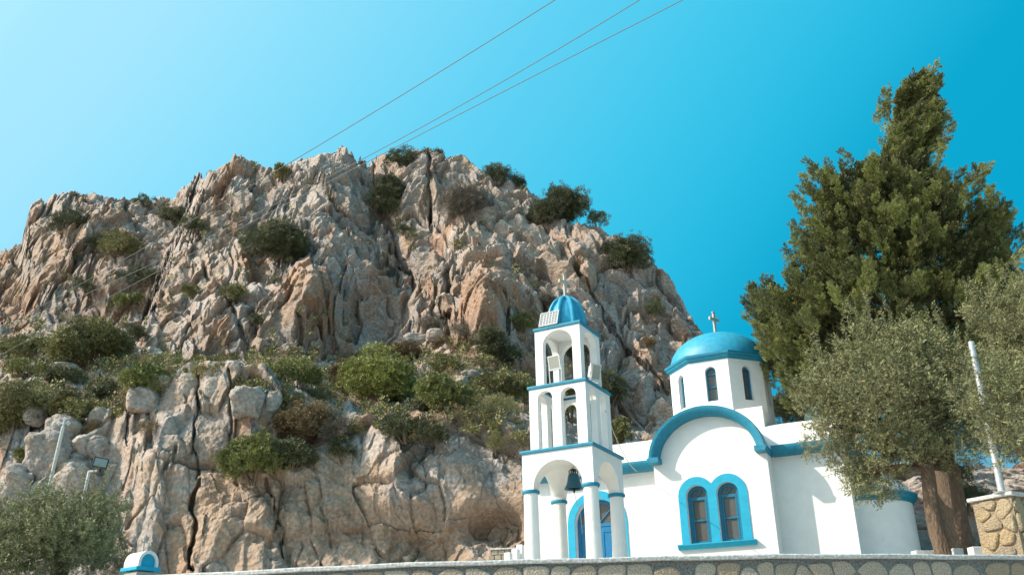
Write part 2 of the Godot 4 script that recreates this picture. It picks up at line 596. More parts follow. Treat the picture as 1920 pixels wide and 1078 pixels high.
	var stop := func(u: float) -> float:
		var y := 0.0
		for c in [2.245, 3.115]:
			if absf(u - c) <= sr: y = maxf(y, 6.45 + sr * sqrt(maxf(0, 1 - pow((u - c) / sr, 2))))
		return y
	m.panel(GX * Transform3D(Basis(), Vector3(0, 0, 0.025)), 1.722, 3.64, 5.165, stop, [{"c": 2.245, "w": 0.307, "sill": 5.165, "spring": 6.445, "rise": 0.307}, {"c": 3.095, "w": 0.302, "sill": 5.165, "spring": 6.45, "rise": 0.302}], 0.022, 0.025)
	obj("window_surround", m, M.surround, t)
	m = MB.new()
	m.sweep([[GX * Vector3(1.62, 5.02, 0), G.basis.y, G.basis.z], [GX * Vector3(3.74, 5.02, 0), G.basis.y, G.basis.z]], [Vector2(0, -0.02), Vector2(0, 0.09), Vector2(0.02, 0.10), Vector2(0.05, 0.125), Vector2(0.09, 0.155), Vector2(0.11, 0.17), Vector2(0.14, 0.17), Vector2(0.145, -0.02)])
	obj("window_sill", m, M.surround, t)
	for wn in wins:
		var j := joinery(GX, wn.c, wn.w - 0.002, wn.sill + 0.001, wn.spring, wn.rise - 0.002, -0.17, [[wn.spring - 0.05, 0.09], [5.80, 0.05], [5.20, 0.09]], 2, 0.085)
		var wo := obj("window", j[0], M.joinery, t)
		obj("pane", j[1], M.pane, wo)
		for s in [-1, 1]:
			var st := MB.new()
			st.bbox(GX * Transform3D(Basis(), Vector3(wn.c + s * (wn.w - 0.115), 5.79, -0.165)), Vector3(0.05, 1.16, 0.035), 0.006)
			obj("casement", st, M.joinery, wo)
	# door with its blue band
	m = MB.new()
	m.panel(G * Transform3D(Basis(), Vector3(0, 0, 0.03)), -1.90, -0.04, FLOOR, func(u): return 6.09 + 0.93 * sqrt(maxf(0, 1 - pow((u + 0.97) / 0.93, 2))), [{"c": -0.97, "w": 0.702, "sill": FLOOR, "spring": 6.09, "rise": 0.702}], 0.027, 0.04)
	obj("door_surround", m, M.surround, t)
	var j := joinery(G, -0.97, 0.698, FLOOR + 0.001, 6.09, 0.698, -0.22, [[6.05, 0.10]], 3, 0.10)
	var dj := obj("door_frame", j[0], M.door, t)
	m = MB.new()
	m.panel(G * Transform3D(Basis(), Vector3(0, 0, -0.243)), -1.60, -0.34, 6.09, func(u): return 6.09 + 0.62 * sqrt(maxf(0, 1 - pow((u + 0.97) / 0.66, 2))), [], 0.01, 0.04)
	obj("pane", m, M.pane, dj)
	for s in [-1, 1]:
		m = MB.new()
		var dc: float = -0.97 + s * 0.30
		m.bbox(G * Transform3D(Basis(), Vector3(dc, (FLOOR + 6.0) / 2 + 0.01, -0.235)), Vector3(0.592, 6.0 - FLOOR - 0.03, 0.05), 0.008)
		for q in [[4.62, 0.62], [5.45, 0.80]]:
			for r in [[0.0, q[1] / 2, 0.40, 0.04], [0.0, -q[1] / 2, 0.40, 0.04], [0.2, 0.0, 0.04, q[1]], [-0.2, 0.0, 0.04, q[1]]]:
				m.bbox(G * Transform3D(Basis(), Vector3(dc + r[0], q[0] + r[1], -0.203)), Vector3(r[2], r[3], 0.024), 0.006)
		var leaf := obj("door", m, M.door, t)
		if s > 0:
			m = MB.new()
			m.rod(G * Vector3(dc - 0.24, 5.08, -0.20), G * Vector3(dc - 0.24, 5.08, -0.14), 0.014)
			m.rod(G * Vector3(dc - 0.25, 5.08, -0.145), G * Vector3(dc - 0.12, 5.09, -0.145), 0.012)
			obj("handle", m, M.marble, leaf)
	# square base and eight-sided drum
	var dc3 := Vector3(2.63, 0, -2.2)
	m = MB.new()
	m.bbox(G * Transform3D(Basis(), Vector3(2.66, 8.45, -2.2)), Vector3(2.84, 1.38, 2.84), 0.015)
	obj("drum_base", m, M.white, t)
	m = MB.new()
	var R := 1.57
	var ap := R * cos(PI / 8)
	var side := R * sin(PI / 8)
	var wd := {"c": 0.03, "w": 0.165, "sill": 9.48, "spring": 10.38, "rise": 0.18}
	var panes := []
	for k in 8:
		var F := G * Transform3D(Basis(), dc3) * Transform3D(Basis(Vector3.UP, k * PI / 4), Vector3.ZERO)
		F = F * Transform3D(Basis(), Vector3(0, 0, ap))
		m.panel(F, -side, side, 8.6, func(_u): return 10.77, [wd], 0.24, 0.0, false, false)
		panes.append(F)
	var drum := obj("drum", m, M.white, t)
	for F in panes:
		var q := joinery(F, wd.c, wd.w - 0.002, wd.sill + 0.001, wd.spring, wd.rise - 0.002, -0.15, [[10.34, 0.045], [9.94, 0.045], [9.505, 0.05]], 0, 0.045)
		obj("window", q[0], M.joinery, drum)
		obj("pane", q[1], M.pane, drum)
	m = MB.new()
	var cf := []
	for k in 8:
		var w := PI / 8 + k * PI / 4
		var d := Vector3(sin(w), 0, cos(w))
		cf.append([G * (dc3 + d * R + Vector3(0, 10.75, 0)), G.basis.y, G.basis * d * (1.0 / cos(PI / 8))])
	m.sweep(cf, [Vector2(0, -0.3), Vector2(0, 0.02), Vector2(0.04, 0.035), Vector2(0.07, 0.085), Vector2(0.12, 0.10), Vector2(0.15, 0.145), Vector2(0.21, 0.15), Vector2(0.225, 0.10), Vector2(0.225, -0.3)], true)
	obj("drum_cornice", m, M.cornice, t)
	m = MB.new()
	var ol := []
	for i in 17:
		var w := PI / 2 * i / 16
		ol.append(Vector2(1.53 * cos(w), 10.955 + 1.08 * sin(w)) * 1.037)
	m.lathe(G * dc3, ol, 48)
	obj("dome", m, M.dome, t)
	# cross on the dome
	m = MB.new()
	latin_cross(m, G * Transform3D(Basis(Vector3.UP, 1.05), dc3 + Vector3(0.02, 12.0, 0)), 0.85)
	obj("cross", m, M.marble, t)
	# apse at the east end
	m = MB.new()
	var AO := G * Vector3(a1 - 0.05, 0, -dep / 2)
	var AB := MB.new()
	var ar := 1.42
	var la := []
	var lr := []
	var lc := []
	for i in 33:
		var w := -PI / 2 + PI * i / 32
		var d := G.basis * Vector3(cos(w), 0, sin(w))
		la.append(d)
		lc.append([AO + d * ar + G.basis.y * 6.17, G.basis.y, d])
	rows = []
	for y in [b, 5.0, 5.7, 6.2]:
		var r := PackedVector3Array()
		for d in la: r.append(AO + d * ar + G.basis.y * y)
		rows.append(r)
	m.grid(rows, false)
	obj("apse_wall", m, M.white, t)
	m = MB.new()
	m.sweep(lc, [Vector2(0, -0.02), Vector2(0, 0.03), Vector2(0.05, 0.05), Vector2(0.09, 0.11), Vector2(0.15, 0.13), Vector2(0.19, 0.17), Vector2(0.24, 0.17), Vector2(0.245, -0.02)])
	obj("apse_cornice", m, M.cornice, t)
	m = MB.new()
	rows = []
	for i in 9:
		var w := PI / 2 * i / 8
		var r := PackedVector3Array()
		for d in la: r.append(AO + d * (ar + 0.02) * cos(w) + G.basis.y * (6.40 + 0.8 * sin(w)))
		rows.append(r)
	m.grid(rows, false)
	obj("apse_roof", m, M.roof_white, t)

# a Greek church cross with flared ends standing at X's origin
func latin_cross(m: MB, X: Transform3D, h: float) -> void:
	var k := h / 0.85
	m.bbox(X * Transform3D(Basis(), Vector3(0, 0.42 * k, 0)), Vector3(0.085, 0.86, 0.07) * k, 0.008 * k)
	m.bbox(X * Transform3D(Basis(), Vector3(0, 0.60 * k, 0.002 * k)), Vector3(0.40, 0.085, 0.064) * k, 0.008 * k)
	m.bbox(X * Transform3D(Basis(), Vector3(0, 0.03 * k, 0)), Vector3(0.16, 0.1, 0.13) * k, 0.012 * k)
	for s in [-1, 1]:
		m.bbox(X * Transform3D(Basis(), Vector3(s * 0.195 * k, 0.60 * k, 0)), Vector3(0.05, 0.125, 0.078) * k, 0.012 * k)
	m.bbox(X * Transform3D(Basis(), Vector3(0, 0.835 * k, 0)), Vector3(0.125, 0.05, 0.078) * k, 0.012 * k)

# ---------------------------------------------------------------- the bell tower
var TX: Transform3D

func ring(m: MB, X: Transform3D, half: float, y: float, prof: Array) -> void:
	var f := []
	for s in [[-1, 1], [1, 1], [1, -1], [-1, -1]]:
		var d := Vector3(s[0], 0, s[1])
		f.append([X * (d * half + Vector3(0, y, 0)), X.basis.y, X.basis * d])
	m.sweep(f, prof, true)

func hollow_stage(X: Transform3D, half: float, y0: float, y1: float, holes: Array, th: float) -> MB:
	var m := MB.new()
	for k in 4:
		var F := X * Transform3D(Basis(Vector3.UP, k * PI / 2), Vector3.ZERO) * Transform3D(Basis(), Vector3(0, 0, half))
		var e := half if k % 2 == 0 else half - th
		m.panel(F, -e, e, y0, func(_u): return y1, holes, th, 0.0, k % 2 == 0, true)
	return m

func build_tower() -> void:
	TX = frame_at(-27.7, Vector3(1.461, 0, -24.126))
	var t := thing("bell_tower", "white three-tier bell tower with blue cornices on four round columns", "bell tower", TX * Vector3(0, FLOOR - 0.3, 0))
	var G := Transform3D(Basis(), t.position).affine_inverse() * TX
	# columns
	for s in [[-1, 1], [1, 1], [1, -1], [-1, -1]]:
		var c := G * Vector3(s[0] * 0.815, 0, s[1] * 0.815)
		var m := MB.new()
		m.lathe(c, [Vector2(0.205, FLOOR - 0.3), Vector2(0.2, FLOOR + 0.1), Vector2(0.188, 4.9), Vector2(0.176, 6.12)], 28)
		var co := obj("column", m, M.white, t)
		m = MB.new()
		m.lathe(c, [Vector2(0.15, 6.085), Vector2(0.205, 6.085), Vector2(0.222, 6.105), Vector2(0.226, 6.135), Vector2(0.215, 6.165), Vector2(0.19, 6.178), Vector2(0.1, 6.178)], 28, false)
		obj("capital", m, M.cornice, co)
	# lowest stage: a block hollowed by two crossing vaults
	var h := 0.965
	var w := 0.665
	var blk := CSGCombiner3D.new()
	blk.name = "arched_stage"
	var bx := CSGBox3D.new()
	bx.size = Vector3(2 * h, 7.07 - 6.17, 2 * h)
	bx.position = Vector3(0, (7.07 + 6.17) / 2, 0)
	bx.material = M.white
	blk.add_child(bx)
	for k in 2:
		var cut := CSGPolygon3D.new()
		var pl := PackedVector2Array([Vector2(-w, 5.5), Vector2(w, 5.5)])
		for i in 29:
			var a := PI * i / 28
			pl.append(Vector2(w * cos(a), 6.19 + w * 0.97 * sin(a)))
		cut.polygon = pl
		cut.depth = 3.0
		cut.smooth_faces = true
		cut.material = M.white
		cut.operation = CSGShape3D.OPERATION_SUBTRACTION
		cut.transform = Transform3D(Basis(Vector3.UP, k * PI / 2), Vector3.ZERO) * Transform3D(Basis(), Vector3(0, 0, 1.5))
		blk.add_child(cut)
	blk.transform = G
	t.add_child(blk, true)
	for q in [[0.965, 7.062, -0.19], [0.79, 8.773, -0.14], [0.645, 10.405, -0.12]]:
		var slab := [Vector2(0, q[2]), Vector2(0, 0.02), Vector2(0.015, 0.045), Vector2(0.06, 0.05), Vector2(0.088, 0.04), Vector2(0.098, 0.0), Vector2(0.098, q[2])]
		var m := MB.new()
		ring(m, G, q[0], q[1], slab)
		obj("cornice", m, M.cornice, t)
	# middle stage, two arches a side; upper stage, one
	obj("middle_stage", hollow_stage(G, 0.80, 7.155, 8.80, [{"c": -0.345, "w": 0.213, "sill": 7.155, "spring": 8.48, "rise": 0.213}, {"c": 0.315, "w": 0.213, "sill": 7.155, "spring": 8.48, "rise": 0.213}], 0.17), M.white, t)
	obj("upper_stage", hollow_stage(G, 0.655, 8.868, 10.43, [{"c": 0.0, "w": 0.425, "sill": 8.868, "spring": 9.97, "rise": 0.38}], 0.17), M.white, t)
	var ceil_m := MB.new()
	ceil_m.bbox(G * Transform3D(Basis(), Vector3(0, 10.455, 0)), Vector3(1.08, 0.08, 1.08), 0.005)
	obj("ceiling", ceil_m, M.white, t)
	# ribbed crown
	var dm := MB.new()
	var rise := 0.93
	var shape := func(a: float) -> Vector2: return Vector2(0.49 * pow(cos(a), 0.85), 10.50 + rise * sin(a))
	var ol := []
	for i in 15: ol.append(shape.call(PI / 2 * i / 14))
	dm.lathe(G.origin, ol, 32)
	obj("crown", dm, M.dome, t)
	for k in 8:
		var rm := MB.new()
		var d := G.basis * Vector3(cos(k * PI / 4), 0, sin(k * PI / 4))
		var sd := Vector3.UP.cross(d)
		var f := []
		for i in 15:
			var a := PI / 2 * i / 14 * 0.97
			var q: Vector2 = shape.call(a)
			var nn := (d * cos(a) * 1.4 + Vector3.UP * sin(a)).normalized()
			f.append([G.origin + d * q.x + Vector3(0, q.y, 0), nn, sd])
		var wv := 0.055
		rm.sweep(f, [Vector2(-0.02, -wv), Vector2(0.075, -wv), Vector2(0.095, -wv * 0.5), Vector2(0.1, 0), Vector2(0.095, wv * 0.5), Vector2(0.075, wv), Vector2(-0.02, wv)])
		obj("rib", rm, M.dome, t)
	var cm := MB.new()
	latin_cross(cm, G * Transform3D(Basis(Vector3.UP, 1.1), Vector3(0.0, 11.42, 0)), 0.78)
	obj("cross", cm, M.marble, t)

func flood(m_body: MB, m_lens: MB, X: Transform3D, s: Vector3) -> void:    # a flat floodlight facing +z
	m_body.bbox(X, Vector3(s.x, s.y, s.z * 0.5), 0.012)
	m_body.bbox(X * Transform3D(Basis(), Vector3(0, 0, -s.z * 0.45)), Vector3(s.x * 0.7, s.y * 0.7, s.z * 0.5), 0.012)
	for q in [[0, 1], [0, -1], [1, 0], [-1, 0]]:
		m_body.bbox(X * Transform3D(Basis(), Vector3(q[0] * s.x * 0.455, q[1] * s.y * 0.455, s.z * 0.28)), Vector3(s.x if q[0] == 0 else s.x * 0.09, s.y * 0.82 if q[1] == 0 else s.y * 0.09, s.z * 0.12), 0.004)
	m_lens.box(X * Transform3D(Basis(), Vector3(0, 0, s.z * 0.262)), Vector3(s.x * 0.84, s.y * 0.84, 0.012))

func build_tower_fittings() -> void:
	# bell hung in the lowest stage
	var bo := TX * Vector3(0, 6.25, 0)
	var t := thing("church_bell", "dark blue painted bell hanging under the tower arches", "bell", bo)
	var m := MB.new()
	m.lathe(Vector3.ZERO, [Vector2(0.17, 0.03), Vector2(0.232, 0.0), Vector2(0.245, 0.012), Vector2(0.235, 0.04), Vector2(0.195, 0.11), Vector2(0.165, 0.20), Vector2(0.15, 0.30), Vector2(0.135, 0.365), Vector2(0.105, 0.395), Vector2(0.03, 0.40)], 32)
	obj("bell_body", m, M.bell, t)
	m = MB.new()
	for k in 3:
		var a := k * PI / 3
		var d := Vector3(cos(a), 0, sin(a))
		m.tube([d * 0.10 + Vector3(0, 0.385, 0), d * 0.11 + Vector3(0, 0.46, 0), d * 0.05 + Vector3(0, 0.515, 0), -d * 0.05 + Vector3(0, 0.515, 0), -d * 0.11 + Vector3(0, 0.46, 0), -d * 0.10 + Vector3(0, 0.385, 0)], func(_t, _w): return 0.016, 6)
	m.rod(Vector3(0, 0.40, 0), Vector3(0, 0.53, 0), 0.025)
	m.rod(Vector3(0, 0.52, 0), Vector3(0, 0.63, 0), 0.010)
	obj("bell_crown", m, M.iron, t)
	m = MB.new()
	m.rod(Vector3(0, 0.2, 0), Vector3(0, -0.02, 0), 0.012)
	m.lathe(Vector3(0, -0.10, 0), [Vector2(0.004, 0.0), Vector2(0.02, 0.03), Vector2(0.034, 0.07), Vector2(0.03, 0.10), Vector2(0.012, 0.13)], 12)
	obj("clapper", m, M.iron, t)
	m = MB.new()
	m.tube([Vector3(0, -0.09, 0), Vector3(0.06, -0.35, -0.02), Vector3(0.14, -0.62, -0.04), Vector3(0.16, -1.1, -0.05)], func(_t, _w): return 0.007, 5)
	obj("bell_rope", m, M.rope, t)
	# solar panel leaning on the crown
	var tilt := Basis(Vector3.UP, deg_to_rad(-27.7)) * Basis(Vector3.RIGHT, deg_to_rad(-20))
	var pw := 0.55
	var ph := 0.46
	var po := TX * Vector3(-0.225, 10.505, 0.70)
	t = thing("solar_panel", "small framed solar panel leaning on the tower crown", "solar panel", po)
	var P := Transform3D(tilt, tilt * Vector3(0, ph / 2, 0))
	m = MB.new()
	m.bbox(P, Vector3(pw, ph, 0.02), 0.003)
	obj("backing", m, M.pale_metal, t)
	m = MB.new()
	for q in [[0, 1], [0, -1], [1, 0], [-1, 0]]:
		m.bbox(P * Transform3D(Basis(), Vector3(q[0] * (pw / 2 - 0.012), q[1] * (ph / 2 - 0.012), 0.008)), Vector3(pw if q[0] == 0 else 0.024, ph - 0.05 if q[1] == 0 else 0.024, 0.03), 0.003)
	obj("panel_frame", m, M.pale_metal, t)
	for i in 6:
		for k in 8:
			var c := MB.new()
			c.box(P * Transform3D(Basis(), Vector3((i - 2.5) * 0.083, (k - 3.5) * 0.0515, 0.0115)), Vector3(0.064, 0.038, 0.004))
			obj("solar_cell", c, M.cell, t)
	m = MB.new()
	m.rod(P * Vector3(0.15, 0.0, -0.01), P * Vector3(0.15, -0.12, -0.22), 0.012)
	obj("strut", m, M.iron, t)
	m = MB.new()
	m.rod(P * Vector3(-0.15, 0.0, -0.01), P * Vector3(-0.15, -0.12, -0.22), 0.012)
	obj("strut", m, M.iron, t)
	# two floodlights on the middle cornice
	for q in [[Vector3(-0.10, 8.872, 0.62), Vector3(-0.10, -0.22, 1.0), "pale floodlight standing in the upper tower arch", Vector3(0.36, 0.38, 0.16), 0.47], [Vector3(0.77, 8.872, 0.06), Vector3(1.0, -0.30, 0.50), "pale floodlight tilted out over the tower's middle cornice", Vector3(0.30, 0.44, 0.22), 0.22]]:
		t = thing("floodlight", q[2], "floodlight", TX * (q[0] as Vector3))
		var aim: Vector3 = TX.basis * (q[1] as Vector3)
		var B := Basis.looking_at(-aim.normalized())
		var X := Transform3D(B, Vector3(0, q[4] + 0.12, 0))
		m = MB.new()
		var g := MB.new()
		flood(m, g, X, q[3])
		obj("housing", m, M.pale_metal, t)
		obj("lens", g, M.lens, t)
		m = MB.new()
		for s in [-1, 1]:
			var e: Vector3 = X * Vector3(s * q[3].x * 0.53, 0, 0)
			m.rod(e, Vector3(e.x * 0.9, 0.02, e.z * 0.9), 0.014, -1, 6)
		m.bbox(Transform3D(TX.basis, Vector3(0, 0.012, 0)), Vector3(0.34, 0.025, 0.10), 0.004)
		obj("bracket", m, M.pale_metal, t)
	# slack cable from the tower to the chapel roof
	m = MB.new()
	var a := TX * Vector3(0.80, 8.30, -0.45)
	var b := chapel_frame() * Vector3(0.45, 7.40, 0.30)
	var path := []
	for i in 15:
		var s := i / 14.0
		path.append(a.lerp(b, s) - Vector3(0, 0.28 * 4 * s * (1 - s), 0))
	m.tube(path, func(_t, _w): return 0.012, 6)
	tag(obj("slack_cable", m, M.rope), "thin pale cable sagging from the bell tower to the chapel eaves", "cable")

# ---------------------------------------------------------------- ground and rock
const Y1 := [[-300, 800], [0, 790], [30, 770], [60, 752], [110, 768], [160, 792], [205, 772], [235, 745], [270, 716], [330, 697], [400, 702], [470, 700], [525, 735], [560, 758], [600, 785], [640, 800], [700, 785], [800, 795], [860, 778], [920, 792], [1000, 808], [1100, 850], [1300, 900], [1360, 905], [1700, 905], [2300, 905]]
const Y2 := [[-300, 640], [0, 632], [100, 602], [200, 612], [258, 650], [330, 672], [420, 690], [520, 668], [600, 672], [650, 692], [760, 662], [840, 650], [900, 662], [960, 690], [1000, 720], [1100, 760], [1200, 800], [1300, 830], [1345, 842], [1360, 870], [1500, 888], [1700, 892], [2300, 885]]
const Y3 := [[-300, 520], [0, 470], [38, 456], [54, 394], [62, 384], [75, 377], [110, 362], [150, 356], [185, 361], [220, 366], [260, 372], [300, 380], [315, 378], [330, 370], [357, 356], [362, 342], [385, 325], [400, 316], [420, 312], [434, 298], [440, 290], [452, 290], [460, 300], [470, 302], [480, 298], [495, 310], [520, 308], [545, 300], [565, 297], [578, 302], [600, 290], [625, 288], [640, 283], [655, 285], [668, 300], [690, 313], [705, 306], [735, 300], [760, 300], [790, 292], [830, 289], [850, 287], [872, 293], [890, 308], [905, 318], [930, 333], [955, 338], [985, 350], [1005, 362], [1040, 395], [1065, 412], [1100, 425], [1130, 440], [1165, 455], [1200, 475], [1235, 488], [1245, 500], [1262, 520], [1280, 550], [1300, 585], [1318, 620], [1328, 652], [1335, 720], [1345, 790], [1360, 852], [1500, 878], [1700, 882], [1800, 872], [2000, 860], [2300, 860]]
const R0 := [[-300, 50], [0, 46], [300, 42], [600, 39.5], [1000, 37.5], [1300, 42], [1400, 40], [1700, 31], [2300, 31]]
const R1 := [[-300, 56], [0, 51], [300, 46.5], [600, 43.5], [1000, 41], [1300, 46], [1400, 44], [1700, 35], [2300, 35]]
const R2 := [[-300, 84], [0, 76], [250, 66], [400, 60], [600, 58], [760, 58.5], [900, 54.5], [1100, 54], [1300, 56], [1345, 56], [1400, 49], [1700, 37], [2300, 37]]
const R3 := [[-300, 94], [0, 86], [300, 78], [400, 74], [600, 70.5], [720, 71], [900, 66.5], [1100, 64], [1250, 62], [1345, 60], [1400, 52], [1700, 39], [2300, 39]]
const EDGE := [[330, 390], [350, 380], [430, 345], [540, 300], [650, 262], [700, 240]]        # (y, x): where the near crag overlaps the farther one
# gullies and bulges in the face: x, y, half width, half height, metres deeper
const BLOBS := [[710, 620, 85, 85, 4.6], [575, 560, 48, 120, -3.0], [920, 560, 60, 110, -3.4], [590, 370, 60, 70, -1.8], [470, 610, 100, 75, -2.0], [770, 880, 85, 75, -1.3], [930, 980, 70, 45, 2.2], [800, 1010, 90, 40, 0.8], [470, 760, 60, 55, -1.0], [290, 860, 70, 90, -1.0], [1080, 560, 70, 90, -1.2], [620, 480, 60, 60, -1.0], [180, 480, 70, 70, -2.0], [690, 1000, 120, 50, 0.7], [130, 870, 60, 60, -1.6], [215, 900, 40, 60, 1.2], [60, 940, 70, 70, -1.0]]
const LINES := [[690, 315, 722, 420, 24, 3.4], [722, 420, 765, 520, 24, 3.6], [765, 520, 835, 610, 22, 3.0], [812, 290, 808, 430, 4, 1.5], [846, 470, 838, 600, 9, 3.0], [838, 600, 850, 650, 9, 2.4], [372, 720, 366, 900, 3.2, 1.2], [366, 900, 362, 1070, 5, 1.4], [590, 880, 618, 1010, 2.5, 0.4], [240, 990, 330, 840, 3, 0.4], [560, 590, 575, 700, 9, 1.6], [380, 480, 470, 640, 5, 1.2], [940, 450, 1060, 640, 6, 1.3], [1000, 410, 1240, 720, 7, 1.6], [1080, 620, 1180, 780, 8, 1.6], [500, 900, 540, 1040, 3, 0.8], [430, 720, 425, 860, 3, 0.9]]

var wobble := fn(40, 0.012, FastNoiseLite.TYPE_SIMPLEX_SMOOTH, 3)

func seg_dist(x: float, y: float, l: Array) -> float:
	var a := Vector2(l[0], l[1])
	var b := Vector2(l[2], l[3])
	var p := Vector2(x, y)
	var ab := b - a
	var t := clampf((p - a).dot(ab) / ab.length_squared(), 0, 1)
	return p.distance_to(a + ab * t)

# horizontal distance of the rock where the photograph shows it at (x, y)
func near_x(x: float) -> Array:      # the bulges and gullies that reach column x
	var bl := []
	for b in BLOBS:
		if absf(x - b[0]) < 2.0 * b[2]: bl.append(b)
	var li := []
	for l in LINES:
		if x > minf(l[0], l[2]) - 2.0 * l[4] and x < maxf(l[0], l[2]) + 2.0 * l[4]: li.append(l)
	return [bl, li]

func rock_r(x: float, y: float, y0: float, c: Array, near: Array) -> float:
	var r := 0.0
	if y >= c[0]: r = lerpf(c[3], c[4], pow(clampf((y0 - y) / maxf(1, y0 - c[0]), 0, 1), 1.5))
	elif y >= c[1]: r = lerpf(c[4], c[5], (c[0] - y) / maxf(1, c[0] - c[1]))
	else: r = lerpf(c[5], c[6], pow(clampf((c[1] - y) / maxf(1, c[1] - c[2]), 0, 1.2), 1.25))
	for b in near[0]:
		var q: float = pow((x - b[0]) / b[2], 2) + pow((y - b[1]) / b[3], 2)
		if q < 4.0: r += b[4] * exp(-q * 1.2)
	for l in near[1]:
		if y < minf(l[1], l[3]) - 40 or y > maxf(l[1], l[3]) + 40: continue
		var wob := wobble.get_noise_2d(y * 1.0, l[0] * 3.0)
		var d: float = seg_dist(x + wob * 16.0, y + wob * 6.0, l) / (float(l[4]) * (0.75 + 0.6 * wobble.get_noise_2d(y * 2.0 + 500.0, l[0])))
		if absf(d) < 2.0: r += l[5] * (0.6 + 0.6 * wob) * exp(-d * d)
	if x < 420 and y < 655:
		var k := smoothstep(tab(EDGE, y) + 4, tab(EDGE, y) - 16, x) * smoothstep(655, 590, y)
		r += 9.0 * k
	return r

func curves_at(x: float) -> Array:
	return [tab(Y1, x), tab(Y2, x), tab(Y3, x), tab(R0, x), tab(R1, x), tab(R2, x), tab(R3, x)]

func foot_y(x: float, r0: float) -> float:      # picture row of the rock's foot on the terrace
	var y := 1050.0
	for i in 6:
		var p := at_r(x, y, r0)
		y += (p.y - 3.7) * per_metre(p)
	return y

func rock_point(x: float, y: float) -> Vector3:
	var c := curves_at(x)
	return at_r(x, y, rock_r(x, y, foot_y(x, c[3]), c, near_x(x)))

func fn(sd: int, freq: float, kind: int, oct := 1, ret := 0) -> FastNoiseLite:
	var f := FastNoiseLite.new()
	f.seed = sd
	f.frequency = freq
	f.noise_type = kind
	f.fractal_octaves = oct
	if oct == 1: f.fractal_type = FastNoiseLite.FRACTAL_NONE
	f.cellular_return_type = ret
	f.cellular_distance_function = FastNoiseLite.DISTANCE_EUCLIDEAN
	f.cellular_jitter = 0.9
	return f

# mineral tints: x, y, half width, half height, kind (1 rust, 2 tan, 3 pale)
const TINTS := [[900, 560, 60, 110, 1, 0.7], [580, 560, 60, 70, 1, 0.6], [200, 520, 160, 110, 1, 0.35], [420, 400, 80, 60, 1, 0.35], [0, 560, 80, 60, 1, 0.6], [600, 980, 420, 110, 2, 0.9], [900, 960, 160, 90, 2, 0.8], [600, 330, 100, 60, 3, 0.6], [330, 430, 90, 90, 3, 0.5], [960, 420, 90, 70, 3, 0.5], [780, 620, 60, 50, 3, 0.4], [250, 800, 120, 60, 3, 0.3]]

